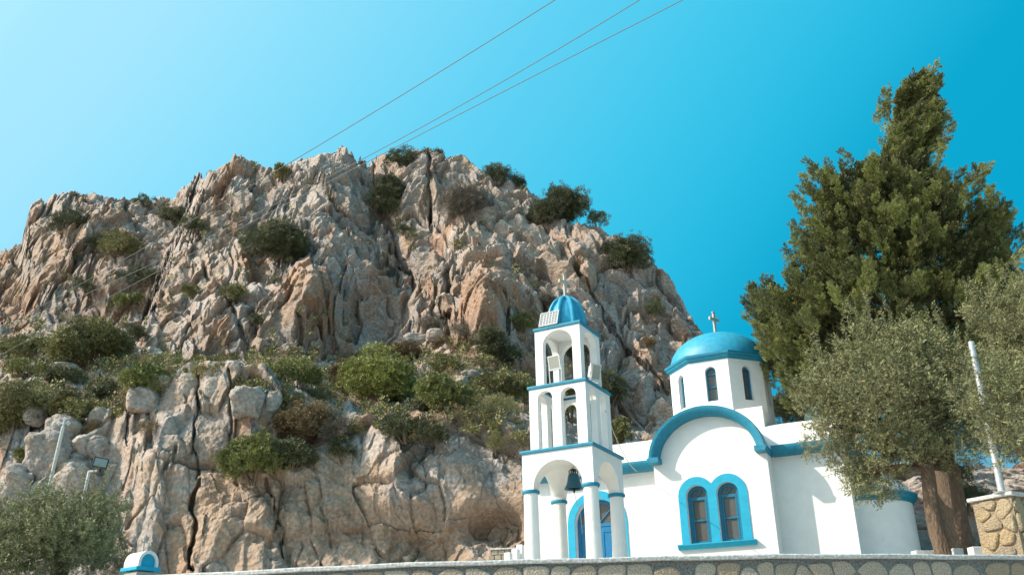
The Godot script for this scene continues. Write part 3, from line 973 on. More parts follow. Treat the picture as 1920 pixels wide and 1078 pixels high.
func build_cliff() -> void:
	var st := 1.5
	var xs := PackedFloat32Array()
	var x := -240.0
	while x < 0: xs.append(x); x += 6
	x = 0.0
	while x < 1350: xs.append(x); x += st
	while x < 2200: xs.append(x); x += 7
	var n0 := 210
	var n1 := 70
	var n2 := 270
	var n3 := 14
	var nr := n0 + n1 + n2 + n3
	var nc := xs.size()
	var S := FastNoiseLite.TYPE_SIMPLEX_SMOOTH
	var C := FastNoiseLite.TYPE_CELLULAR
	var warp := fn(21, 0.16, S, 2)
	var warp2 := fn(22, 0.16, S, 2)
	var big := fn(23, 0.055, S, 2)
	var cell_a := fn(24, 0.21, C, 1, FastNoiseLite.RETURN_CELL_VALUE)
	var edge_a := fn(24, 0.21, C, 1, FastNoiseLite.RETURN_DISTANCE2_SUB)
	var cell_b := fn(25, 0.55, C, 1, FastNoiseLite.RETURN_CELL_VALUE)
	var edge_b := fn(25, 0.55, C, 1, FastNoiseLite.RETURN_DISTANCE2_SUB)
	var dist_c := fn(26, 1.25, C, 1, FastNoiseLite.RETURN_DISTANCE)
	var ridge := fn(27, 0.35, S, 4)
	ridge.fractal_type = FastNoiseLite.FRACTAL_RIDGED
	var fine := fn(28, 1.6, S, 3)
	var cell_c := fn(34, 1.35, C, 1, FastNoiseLite.RETURN_CELL_VALUE)
	var shift := fn(35, 0.14, S, 3)
	var dip := Vector3(0.42, 0.86, 0.28).normalized()
	var joint := Vector3(0.88, -0.30, 0.36).normalized()
	var tone := fn(29, 0.12, S, 3)
	var streak := fn(30, 0.28, S, 4)
	var patch := fn(31, 0.33, S, 4)
	var V := PackedVector3Array()
	V.resize(nr * nc)
	var COL := PackedColorArray()
	COL.resize(nr * nc)
	var grey := Color(0.405, 0.360, 0.340)
	var pale := Color(0.630, 0.535, 0.475)
	var tan_c := Color(0.530, 0.375, 0.270)
	var rust := Color(0.500, 0.280, 0.165)
	var brown := Color(0.269, 0.193, 0.140)
	for j in nc:
		x = xs[j]
		var c := curves_at(x)
		var y0 := foot_y(x, c[3])
		var lastp := Vector3.ZERO
		var near := near_x(x)
		var tints := []
		for tt in TINTS:
			if tt[5] > 0.0 and absf(x - tt[0]) < 1.62 * tt[2]: tints.append(tt)
		for i in nr:
			var y := 0.0
			var seg := 0
			if i < n0: y = lerpf(y0, c[0], float(i) / n0)
			elif i < n0 + n1:
				seg = 1
				y = lerpf(c[0], c[1], float(i - n0) / n1)
			elif i < n0 + n1 + n2:
				seg = 2
				y = lerpf(c[1], c[2], float(i - n0 - n1) / (n2 - 1))
			else: seg = 3
			var p: Vector3
			var h: Vector3
			if seg < 3:
				p = at_r(x, y, rock_r(x, y, y0, c, near))
				lastp = p
				h = Vector3(p.x, 0, p.z).normalized()
			else:
				var k := float(i - n0 - n1 - n2 + 1) / n3
				h = Vector3(lastp.x, 0, lastp.z).normalized()
				p = lastp + h * (45.0 * k * k + 3.0 * k) - Vector3(0, 14.0 * k * k + 0.6 * k, 0)
			# blocks split by tilted joints
			var q := Vector3(p.x * 1.0 + p.y * 0.22, p.y * 0.72 - p.x * 0.10, p.z)
			var wx := warp.get_noise_3dv(p)
			var wy := warp2.get_noise_3dv(p)
			q += Vector3(wx, wy, wx - wy) * (0.6 if seg == 0 else 1.5)
			var d := 0.0
			var ca := cell_a.get_noise_3dv(q)
			var cb := cell_b.get_noise_3dv(q)
			# bedding and joints: saw-toothed steps
			var sh := shift.get_noise_3dv(p)
			var u := fposmod(q.dot(dip) * 0.42 + sh * 1.6, 1.0)
			var bed := (u if u < 0.82 else (1.0 - u) * 4.55) - 0.45
			u = fposmod(q.dot(joint) * 0.36 - sh * (0.55 if seg == 0 else 1.7) + ca * 0.3, 1.0)
			var jnt := (u if u < 0.86 else (1.0 - u) * 6.14) - 0.45
			u = fposmod(q.dot(dip) * 1.25 + sh * (1.0 if seg == 0 else 2.6) + cb * 0.4, 1.0)
			var bed2 := (u if u < 0.8 else (1.0 - u) * 4.0) - 0.45
			u = fposmod(q.dot(joint) * 1.05 + wx * (0.6 if seg == 0 else 1.5) + cb * 0.5, 1.0)
			var jnt2 := (u if u < 0.84 else (1.0 - u) * 5.25) - 0.45
			var mix := 0.5 + 0.5 * clampf(wy * 2.2, -1, 1)
			if seg == 0:
				d += bed * 0.22 + jnt * 0.34 + (bed2 * mix + jnt2 * (1.0 - mix)) * 0.17 + cell_c.get_noise_3dv(q) * 0.10
				var ea := edge_a.get_noise_3dv(q * 0.8) + 1.0
				d += big.get_noise_3dv(p) * 0.7 + cell_a.get_noise_3dv(q * 0.8) * 0.55 + cb * 0.30
				d -= 0.55 * exp(-ea * 9.0)
				d -= 0.16 * exp(-(edge_b.get_noise_3dv(q) + 1.0) * 8.0)
				d += ridge.get_noise_3dv(q) * 0.27 + fine.get_noise_3dv(p) * 0.09
				var up := smoothstep(c[0] + 110, c[0], y)
				d += up * (0.5 - dist_c.get_noise_3dv(q * 0.5) - 1.0) * 0.7
			else:
				var ea := edge_a.get_noise_3dv(q) + 1.0
				var amp := 1.0 if seg == 2 else 0.55 if seg == 1 else 0.7
				d += bed * 0.42 + jnt * 0.55 + (bed2 * mix + jnt2 * (1.0 - mix)) * 0.36 + cell_c.get_noise_3dv(q) * 0.15
				d += big.get_noise_3dv(p) * 1.4 + ca * 0.75 + cb * 0.38
				d -= 0.6 * exp(-ea * 8.0) + 0.26 * exp(-(edge_b.get_noise_3dv(q) + 1.0) * 7.0)
				d += ridge.get_noise_3dv(q) * 0.38 + fine.get_noise_3dv(p) * 0.12 - (dist_c.get_noise_3dv(q) + 0.6) * 0.35
				if seg == 2: amp = lerpf(1.0, 0.7, smoothstep(c[2] + 28, c[2], y))
				d *= amp
			V[j * nr + i] = p + (Vector3(0, 0.45, 0) - h * 0.89) * d
			# colour of the stone itself
			var tn := tone.get_noise_3dv(p)
			var pn := patch.get_noise_3dv(p * 1.0)
			var sn := streak.get_noise_3d(p.x * 1.3, p.y * 0.3, p.z * 1.3)
			var col := grey.lerp(pale, clampf(0.45 + tn * 0.7 + cb * 0.35, 0, 1))
			col = col.lerp(tan_c, smoothstep(-0.15, 0.35, pn + 0.25 * ca) * 0.62)
			col = col.lerp(rust, smoothstep(0.12, 0.42, sn + 0.2 * tn) * (0.62 if seg > 0 else 0.75))
			for tt in tints:
				if seg == 3: break
				var qd: float = pow((x - tt[0]) / tt[2], 2) + pow((y - tt[1]) / tt[3], 2)
				if qd > 2.6: continue
				var kk: float = smoothstep(0.25, 0.75, exp(-qd) + 0.5 * pn + 0.25 * sn) * tt[5]
				col = col.lerp([rust, tan_c, pale][tt[4] - 1], kk * 0.85)
			col = col.lerp(brown, smoothstep(0.22, 0.5, -sn + 0.4 * pn) * 0.5)
			COL[j * nr + i] = col
	print("rock points ", Time.get_ticks_msec() / 1000.0)
	var N := PackedVector3Array()
	N.resize(nr * nc)
	for j in nc:
		var j0 := maxi(j - 1, 0) * nr
		var j1 := mini(j + 1, nc - 1) * nr
		for i in nr:
			N[j * nr + i] = (V[j1 + i] - V[j0 + i]).cross(V[j * nr + mini(i + 1, nr - 1)] - V[j * nr + maxi(i - 1, 0)]).normalized()
	var ix := PackedInt32Array()
	ix.resize((nr - 1) * (nc - 1) * 6)
	var k := 0
	for j in nc - 1:
		for i in nr - 1:
			var a := j * nr + i
			ix[k] = a; ix[k + 1] = a + nr + 1; ix[k + 2] = a + nr
			ix[k + 3] = a; ix[k + 4] = a + 1; ix[k + 5] = a + nr + 1
			k += 6
	var arr := []
	arr.resize(Mesh.ARRAY_MAX)
	arr[Mesh.ARRAY_VERTEX] = V
	arr[Mesh.ARRAY_NORMAL] = N
	arr[Mesh.ARRAY_COLOR] = COL
	arr[Mesh.ARRAY_INDEX] = ix
	var am := ArrayMesh.new()
	am.add_surface_from_arrays(Mesh.PRIMITIVE_TRIANGLES, arr)
	var o := structure("hill", am, M.rock)
	o.set_meta("label", "craggy limestone hill with rust and grey stained cliff faces")
	print("rock done ", Time.get_ticks_msec() / 1000.0)

func terrace_y(p: Vector3) -> float:
	return 3.25 + 0.8 * smoothstep(17.0, 21.5, -p.z)

func build_ground() -> void:
	var m := MB.new()
	m.quad(Vector3(-700, 0, -700), Vector3(700, 0, -700), Vector3(700, 0, 700), Vector3(-700, 0, 700), Vector3.UP)
	structure("ground", m, M.terrace)
	m = MB.new()
	m.box(Transform3D(Basis(), Vector3(0, -0.046, -6)), Vector3(160, 0.1, 9))
	structure("road", m, M.road)
	m = MB.new()
	var rows := []
	for i in 60:
		var r := PackedVector3Array()
		for k in 50:
			var px := lerpf(-45, 45, k / 49.0)
			var z0 := wall_z(px) - 0.2
			var q := Vector3(px, 0, lerpf(z0, -62, pow(i / 59.0, 1.5)))
			q.y = terrace_y(q) + 0.05 * sin(px * 1.7) * sin(q.z * 1.3)
			r.append(q)
		rows.append(r)
	m.grid(rows, false)
	structure("terrace", m, M.terrace)

# ---------------------------------------------------------------- the stone walls
const WALL := [[-45.0, -30.0], [-20.0, -21.0], [-12.0, -18.6], [-8.0, -17.5], [-5.83, -16.88], [-4.35, -16.49], [-2.37, -16.07], [0.04, -15.87], [1.97, -15.85], [3.54, -15.92], [5.13, -16.02], [6.82, -16.34], [8.67, -16.85], [12.0, -18.0], [20.0, -21.5], [45.0, -32.0]]

func wall_z(x: float) -> float:
	return tab(WALL, x)

# rounded field stones on a strip: corner points given by place(s, v) -> [point, outward normal]
func stones(parent: Node3D, s0: float, s1: float, v0: float, v1: float, dx: float, dy: float, gap: float, proud: float, place: Callable, mats: Array, sd: int) -> void:
	var R := RandomNumberGenerator.new()
	R.seed = sd
	var pts := []
	var rows := int(ceil((v1 - v0) / dy)) + 2
	var cols := int(ceil((s1 - s0) / dx)) + 2
	for i in rows:
		for k in cols:
			pts.append(Vector2(s0 + (k - 0.5 + (0.5 if i % 2 else 0.0) + R.randf_range(-0.36, 0.36)) * dx, v0 + (i - 0.5 + R.randf_range(-0.33, 0.33)) * dy))
	for i in pts.size():
		var a: Vector2 = pts[i]
		if a.x < s0 or a.x > s1 or a.y < v0 or a.y > v1: continue
		var poly := PackedVector2Array([Vector2(maxf(s0, a.x - dx * 1.3), maxf(v0, a.y - dy * 1.3)), Vector2(minf(s1, a.x + dx * 1.3), maxf(v0, a.y - dy * 1.3)), Vector2(minf(s1, a.x + dx * 1.3), minf(v1, a.y + dy * 1.3)), Vector2(maxf(s0, a.x - dx * 1.3), minf(v1, a.y + dy * 1.3))])
		for b in pts:
			if b == a or absf(b.x - a.x) > dx * 2.6 or absf(b.y - a.y) > dy * 2.6: continue
			var mid: Vector2 = (a + b) / 2
			var nn: Vector2 = (b - a).normalized()
			var np := PackedVector2Array()
			for k in poly.size():
				var p := poly[k]
				var q := poly[(k + 1) % poly.size()]
				var dp := (p - mid).dot(nn)
				var dq := (q - mid).dot(nn)
				if dp <= 0: np.append(p)
				if dp * dq < 0: np.append(p + (q - p) * (dp / (dp - dq)))
			poly = np
		var off := Geometry2D.offset_polygon(poly, -gap * R.randf_range(0.6, 1.5))
		if off.is_empty() or off[0].size() < 3: continue
		poly = off[0]
		for rep in 2:                                    # round the corners
			var np := PackedVector2Array()
			for k in poly.size():
				var p := poly[k]
				var q := poly[(k + 1) % poly.size()]
				np.append(p.lerp(q, 0.24))
				np.append(p.lerp(q, 0.76))
			poly = np
			if poly.size() > 14: break
		var ctr := Vector2.ZERO
		for p in poly: ctr += p / poly.size()
		var pr := proud * R.randf_range(0.5, 1.5)
		var m := MB.new()
		var o: Array = place.call(ctr.x, ctr.y)
		var org: Vector3 = o[0]
		var lay := []
		for f in [[1.0, -0.02], [1.0, pr * 0.35], [0.93, pr * 0.8], [0.72, pr]]:
			var ring_p := PackedVector3Array()
			for k in poly.size():
				var p: Vector2 = ctr + (poly[k] - ctr) * f[0]
				var g: Array = place.call(p.x, p.y)
				ring_p.append(g[0] + g[1] * (f[1] + (R.randf_range(-0.15, 0.15) * pr if f[0] < 0.99 else 0.0)) - org)
			lay.append(ring_p)
		m.grid(lay, false, true)
		var top: Vector3 = o[1] * pr
		for k in poly.size():
			m.tri(top, lay[3][k], lay[3][(k + 1) % poly.size()], o[1])
		var so := obj("stone", m, mats[R.randi() % mats.size()], parent)
		so.position = org - parent.position

func build_wall() -> void:
	var H := 3.55
	var t := thing("retaining_wall", "field stone retaining wall with white painted cap along the terrace", "stone wall", Vector3(1, 0, -16))
	var body := MB.new()
	var cap := MB.new()
	var pth := []
	for i in 91:
		var x := -30.0 + i * 0.6
		var z := 0.0
		for k in 5: z += wall_z(x + (k - 2) * 0.5) / 5.0
		pth.append(Vector3(x, 0, z))
	var fr := []
	var fc := []
	for i in pth.size():
		var d: Vector3 = (pth[mini(i + 1, 90)] - pth[maxi(i - 1, 0)]).normalized()
		var n := Vector3.UP.cross(d) * -1.0
		fr.append([pth[i] - t.position, Vector3.UP, n])
		fc.append([pth[i] - t.position + Vector3(0, H - 0.075 + 0.006 * sin(i * 1.9) + 0.004 * sin(i * 0.7), 0), Vector3.UP, n])
	body.sweep(fr, [Vector2(-0.1, -0.35), Vector2(-0.1, 0.0), Vector2(H - 0.074, 0.0), Vector2(H - 0.074, -0.35)])
	obj("mortar", body, M.mortar, t)
	cap.sweep(fc, [Vector2(0.0, -0.40), Vector2(0.0, 0.05), Vector2(0.012, 0.068), Vector2(0.055, 0.07), Vector2(0.075, 0.05), Vector2(0.08, 0.0), Vector2(0.08, -0.38), Vector2(0.06, -0.40)])
	obj("cap", cap, M.cap_white, t)
	var place := func(s: float, v: float) -> Array:
		var f := (s + 30.0) / 0.6
		var i := clampi(int(f), 0, 89)
		var p: Vector3 = pth[i].lerp(pth[i + 1], f - i)
		var d: Vector3 = (pth[i + 1] - pth[i]).normalized()
		return [p + Vector3(0, H - 0.085 - v, 0), d.cross(Vector3.UP) * (1.0 if d.cross(Vector3.UP).z > 0 else -1.0)]
	stones(t, -8.5, 11.5, 0.015, 0.92, 0.46, 0.29, 0.011, 0.022, place, M.stones, 11)

func build_pier() -> void:
	# stone pier with a slab, carrying the galvanised pole
	var H := at_r(1897, 921, 19.0).y
	var c := at_h(1897, 921, H)
	var l := at_h(1815, 936, H)
	var t := thing("stone_pier", "honey coloured rubble stone pier with pale slab on top", "pier", Vector3(c.x, 3.3, c.z))
	var d1 := (l - c)
	d1.y = 0
	d1 = d1.normalized()
	var d2 := Vector3(-d1.z, 0, d1.x)
	if d2.z > 0: d2 = -d2
	var n1 := -d2
	var n2 := -d1
	var L := l.distance_to(c) - 0.1
	var o := Vector3(c.x, 0, c.z) + (d1 + d2) * 0.05
	var m := MB.new()
	m.box(Transform3D(Basis(-d1, Vector3.UP, n1), o + d1 * L / 2 + d2 * L / 2 + Vector3(0, (H - 0.07 + 3.0) / 2, 0) - t.position), Vector3(L, H - 0.07 - 3.0, L))
	obj("mortar", m, M.pier_stones[1], t)
	m = MB.new()
	m.bbox(Transform3D(Basis(-d1, Vector3.UP, n1), o + d1 * L / 2 + d2 * L / 2 + Vector3(0, H - 0.03, 0) - t.position), Vector3(L + 0.13, 0.07, L + 0.13), 0.012)
	obj("slab", m, M.cap_white, t)
	for f in [[d1, n1], [d2, n2]]:
		var place := func(s: float, v: float) -> Array: return [o + f[0] * s + Vector3(0, v, 0), f[1]]
		stones(t, 0.0, L, 3.05, H - 0.08, 0.40, 0.24, 0.008, 0.045, place, M.pier_stones, 31)
	# pole on the pier
	var b := at_h(1879, 919, H) 
	b = at_r(1879, 919, Vector2(c.x, c.z).length() + 0.15)
	b.y = H
	var top_p := at_r(1822, 641, Vector2(b.x, b.z).length())
	var q := thing("galvanised_pole", "galvanised steel pole standing on the stone pier", "pole", b)
	m = MB.new()
	m.rod(Vector3.ZERO, top_p - b, 0.062, 0.055, 14)
	obj("shaft", m, M.steel, q)
	m = MB.new()
	m.bbox(Transform3D(Basis(), Vector3(0, 0.012, 0)), Vector3(0.24, 0.024, 0.24), 0.004)
	obj("base_plate", m, M.steel, q)
	m = MB.new()
	var rp := []
	var rc := (top_p - b) * 0.865
	for i in 17:
		var a := TAU * i / 16
		rp.append(rc + Vector3(-0.11 + 0.19 * cos(a), 0.04 * sin(a), 0.12 * sin(a)))
	m.tube(rp, func(_t, _w): return 0.011, 6, false)
	obj("clamp_ring", m, M.iron, q)

# loose boulders along the ledge: x, y, width, height in photo pixels, label
const BOULDERS := [
	[88, 838, 84, 88, "large smooth grey boulder behind the cross-topped pole"],
	[62, 778, 44, 40, "small pale boulder perched above the large smooth one"],
	[118, 795, 66, 60, "slanting grey boulder leaning on the large smooth one"],
	[178, 832, 44, 48, "rounded boulder beside the post's grey floodlight"],
	[186, 778, 36, 40, "upright boulder under the drab ledge bush"],
	[268, 742, 62, 50, "long humped boulder below the green ledge bush"],
	[300, 716, 40, 26, "flat boulder on the ledge's upper rim"],
	[352, 722, 42, 52, "upright fluted boulder left of the long crack"],
	[404, 726, 46, 54, "fluted boulder right of the long crack"],
	[462, 742, 66, 70, "broad fluted boulder below the rounded green bush"],
	[510, 748, 34, 50, "slim fluted boulder under the rounded green bush"],
	[30, 900, 76, 80, "flat faced pale boulder above the bushy olive"],
	[780, 636, 50, 30, "pale scree boulder below the gully"],
	[815, 628, 36, 26, "small pale scree boulder beside the dry bush"],
	[880, 706, 44, 22, "pale boulder peeping from the ledge scrub"],
	[120, 690, 44, 22, "pale boulder on the slope below the big brownish bush"],
]

func build_boulders() -> void:
	var lump := fn(51, 0.8, FastNoiseLite.TYPE_SIMPLEX_SMOOTH, 4)
	var facet := fn(52, 0.9, FastNoiseLite.TYPE_CELLULAR, 1, FastNoiseLite.RETURN_CELL_VALUE)
	var tone := fn(53, 0.9, FastNoiseLite.TYPE_SIMPLEX_SMOOTH, 3)
	var k := 0
	for b in BOULDERS:
		var c := rock_point(b[0], b[1] + b[3] * 0.2)
		var h := Vector3(c.x, 0, c.z).normalized()
		c -= h * 0.25
		var km := per_metre(c)
		var sx: float = b[2] / km / 2
		var sy: float = b[3] / km / 2
		var m := MB.new()
		var rows := []
		var right := Vector3(-h.z, 0, h.x)
		for i in 27:
			var r := PackedVector3Array()
			var la := -PI / 2 + PI * i / 26.0
			for j in 40:
				var lo := TAU * j / 40.0
				var d := Vector3(cos(la) * cos(lo), sin(la), cos(la) * sin(lo))
				var q := d * Vector3(sx, sy, sx) + c * 0.7 + Vector3(k * 7.3, 0, 0)
				var f := 0.96 + 0.30 * lump.get_noise_3dv(q) + 0.13 * facet.get_noise_3dv(q * 1.2 + Vector3(lump.get_noise_3dv(q * 1.7), 0, 0) * 0.5)
				d = d.sign() * Vector3(pow(absf(d.x), 0.8), pow(absf(d.y), 0.8), pow(absf(d.z), 0.8))
				r.append((right * d.x * sx + Vector3.UP * d.y * sy - h * d.z * sx * 0.9) * f)
			rows.append(r)
		m.grid(rows, false, true)
		var base := Color(0.44, 0.39, 0.36).lerp(Color(0.60, 0.52, 0.46), fposmod(k * 0.37, 1.0))
		for v in m.v:
			m.c.append(base.lerp(Color(0.50, 0.36, 0.26), clampf(tone.get_noise_3dv(v + c) * 1.4, 0, 0.7)))
		var o := obj("boulder", m, M.rock)
		o.position = c
		tag(o, b[4], "boulder", "boulders along the ledge")
		k += 1

# ---------------------------------------------------------------- small things
func build_small_things() -> void:
	# roadside shrine
	var base := at_r(262, 1072, 19.5)
	var t := thing("roadside_shrine", "little white arched roadside shrine with blue cornice and cross", "shrine", Vector3(base.x, 3.2, base.z))
	var X := Transform3D(Basis(Vector3.UP, deg_to_rad(52)), Vector3.ZERO)
	var top := base.y - t.position.y
	var m := MB.new()
	m.bbox(X * Transform3D(Basis(), Vector3(0, top / 2 - 0.03, 0)), Vector3(0.40, top + 0.02, 0.44), 0.01)
	obj("pedestal", m, M.marble, t)
	m = MB.new()
	m.bbox(X * Transform3D(Basis(), Vector3(0, top + 0.03, 0)), Vector3(0.50, 0.07, 0.56), 0.012)
	obj("cornice", m, M.surround, t)
	m = MB.new()
	var hole := {"c": 0.0, "w": 0.15, "sill": top + 0.066, "spring": top + 0.14, "rise": 0.16}
	m.panel(X * Transform3D(Basis(), Vector3(0, 0, 0.24)), -0.205, 0.205, top + 0.065, func(u): return top + 0.14 + 0.215 * sqrt(maxf(0, 1 - pow(u / 0.2055, 2))), [hole], 0.48, 0.02)
	obj("arched_body", m, M.white, t)
	m = MB.new()
	m.panel(X * Transform3D(Basis(), Vector3(0, 0, 0.20)), -0.149, 0.149, top + 0.066, func(u): return top + 0.14 + 0.158 * sqrt(maxf(0, 1 - pow(u / 0.149, 2))), [], 0.02, 0.02)
	obj("door", m, M.surround, t)
	m = MB.new()
	latin_cross(m, X * Transform3D(Basis(), Vector3(0, top + 0.345, 0.0)), 0.27)
	obj("cross", m, M.marble, t)
	# white pole with a cross finial
	var b := at_r(80, 960, 23.0)
	var e := at_r(117, 800, 22.2)
	b = e + (b - e) * 2.0
	t = thing("cross_pole", "tall white pole topped with a trefoil cross", "pole", b)
	m = MB.new()
	m.rod(Vector3.ZERO, e - b, 0.042, 0.034, 10)
	obj("shaft", m, M.pale_metal, t)
	m = MB.new()
	var up := (e - b).normalized()
	var o := e - b
	m.rod(o, o + up * 0.16, 0.02, 0.02, 6)
	m.rod(o + Vector3(-0.09, 0.075, 0), o + Vector3(0.09, 0.075, 0), 0.02, 0.02, 6)
	for q in [Vector3(-0.10, 0.075, 0), Vector3(0.10, 0.075, 0), up * 0.17]:
		for w in [Vector3(0.028, 0, 0), Vector3(-0.028, 0, 0), Vector3(0, 0.028, 0), Vector3(0, -0.028, 0)]:
			m.lathe(o + q + w, [Vector2(0.001, -0.024), Vector2(0.02, -0.014), Vector2(0.025, 0), Vector2(0.02, 0.014), Vector2(0.001, 0.024)], 8)
	obj("finial", m, M.pale_metal, t)
	# floodlight on a short post
	b = at_r(157, 925, 23.5)
	e = at_r(166, 884, 23.5)
	b = e + (b - e) * 2.5
	t = thing("floodlight_post", "grey floodlight on a thin pale post behind the olive", "floodlight", b)
	m = MB.new()
	m.rod(Vector3.ZERO, e - b, 0.035, 0.03, 8)
	m.rod(e - b, at_r(181, 883, 23.4) - b, 0.025, 0.02, 8)
	obj("post", m, M.pale_metal, t)
	var hd := at_r(187, 869, 23.3) - b
	m = MB.new()
	var g := MB.new()
	flood(m, g, Transform3D(Basis.looking_at(-Vector3(0.45, 0.25, 1.0).normalized()) * Basis(Vector3.BACK, -0.15), hd), Vector3(0.33, 0.24, 0.16))
	m.rod(hd + Vector3(0, -0.02, -0.05), hd + Vector3(-0.02, -0.2, -0.08), 0.03)
	obj("housing", m, M.iron, t)
	obj("lens", g, M.lens, t)
	# low block wall with a slab and the whitewashed blocks beside it, left of the tower
	var H := at_r(945, 1027, 31.0).y
	var p0 := at_h(918, 1029, H)
	var p1 := at_h(968, 1027, H)
	t = thing("block_wall", "low block wall with pale slab at the cliff foot", "wall", Vector3((p0.x + p1.x) / 2, 3.9, (p0.z + p1.z) / 2))
	var dx := (p1 - p0).normalized()
	var W := Transform3D(Basis(dx, Vector3.UP, dx.cross(Vector3.UP)), Vector3(0, 0, 0))
	var L := p0.distance_to(p1)
	var hh := H - 3.9 - 0.05
	m = MB.new()
	m.bbox(W * Transform3D(Basis(), Vector3(0, hh / 2 - 0.1, -0.15)), Vector3(L - 0.06, hh + 0.18, 0.3), 0.01)
	obj("mortar", m, M.mortar, t)
	var R := RandomNumberGenerator.new()
	R.seed = 5
	for i in 8:
		var off := 0.0 if i % 2 else 0.11
		for k in 4:
			var bw := L / 4.0
			var bxc := -L / 2 + bw * (k + 0.5) + (off if k < 3 else 0.0) - 0.05
			var bm := MB.new()
			bm.bbox(W * Transform3D(Basis(), Vector3(bxc, hh - 0.08 - i * 0.155, 0.01)), Vector3(bw - 0.025, 0.135, 0.05), 0.012)
			obj("block", bm, M.stones[R.randi() % 6], t)
	m = MB.new()
	m.bbox(W * Transform3D(Basis(), Vector3(0, hh + 0.025, -0.13)), Vector3(L + 0.06, 0.05, 0.42), 0.01)
	obj("slab", m, M.cap_white, t)
	for q in [[953, 1042, "low whitewashed block below the slab-topped wall"], [967, 1035, "higher whitewashed block beside the tower column"], [976, 1027, "topmost whitewashed block beside the tower column"]]:
		var bp := at_r(q[0], q[1], 29.0 + (q[0] - 950) * 0.03)
		t = thing("white_block", q[2], "block", Vector3(bp.x, 3.95, bp.z), "whitewashed blocks left of the tower")
		m = MB.new()
		m.bbox(Transform3D(Basis(Vector3.UP, -0.3), Vector3(0, (bp.y + 0.08 - 3.95) / 2, 0)), Vector3(0.20, bp.y + 0.08 - 3.95, 0.24), 0.02)
		obj("masonry", m, M.white, t)
	# low white kerb walls round the olive trunks
	for q in [[1740, 1033, 0.62, "long low white kerb block between apse and olive trunk", 21.5], [1793, 1029, 0.22, "short white kerb block between the two olive trunks", 21.0], [1833, 1026, 0.30, "short white kerb block beside the stone pier", 20.6]]:
		var bp := at_r(q[0], q[1], q[4])
		t = thing("white_kerb", q[3], "kerb", Vector3(bp.x, 3.3, bp.z), "white kerb blocks round the olive trunks")
		m = MB.new()
		m.bbox(Transform3D(Basis(Vector3.UP, 0.12), Vector3(0, (bp.y - 3.3) / 2, 0)), Vector3(q[2], bp.y - 3.3, 0.2), 0.012)
		obj("masonry", m, M.white, t)

func build_wires() -> void:
	# sighted from the frame's top (near) to its left edge (far): y = y0 + a s + b s^2 with s = x0 - x
	var data := [
		["upper overhead wire crossing the sky alone", 1040.0, 0.63225, -0.00003781],
		["middle overhead wire of the close pair", 1199.0, 0.61677, -0.00008299],
		["lower overhead wire of the close pair", 1280.0, 0.50779, 0.00000900]]
	for w in data:
		var m := MB.new()
		var path := []
		for i in 61:
			var x := lerpf(w[1] + 260.0, -200.0, i / 60.0)
			var s: float = w[1] - x
			path.append(at_r(x, w[2] * s + w[3] * s * s, 1.0 / lerpf(1.0 / 11.0, 1.0 / 40.0, i / 60.0)))
		var o: Vector3 = path[30]
		for i in path.size(): path[i] -= o
		m.tube(path, func(_t, _w): return 0.0075, 6)
		var t := thing("overhead_wire", w[0], "wire", o, "overhead wires")
		obj("strand", m, M.wire, t)

# ---------------------------------------------------------------- plants
func leaf_mat(key: String) -> StandardMaterial3D:
	var m := StandardMaterial3D.new()
	m.albedo_color = Color.WHITE
	m.vertex_color_use_as_albedo = true
	m.roughness = 0.6
	m.cull_mode = BaseMaterial3D.CULL_DISABLED
	m.backlight_enabled = true
	m.backlight = Color(0.10, 0.12, 0.05)
	M.leaf[key] = m
	return m

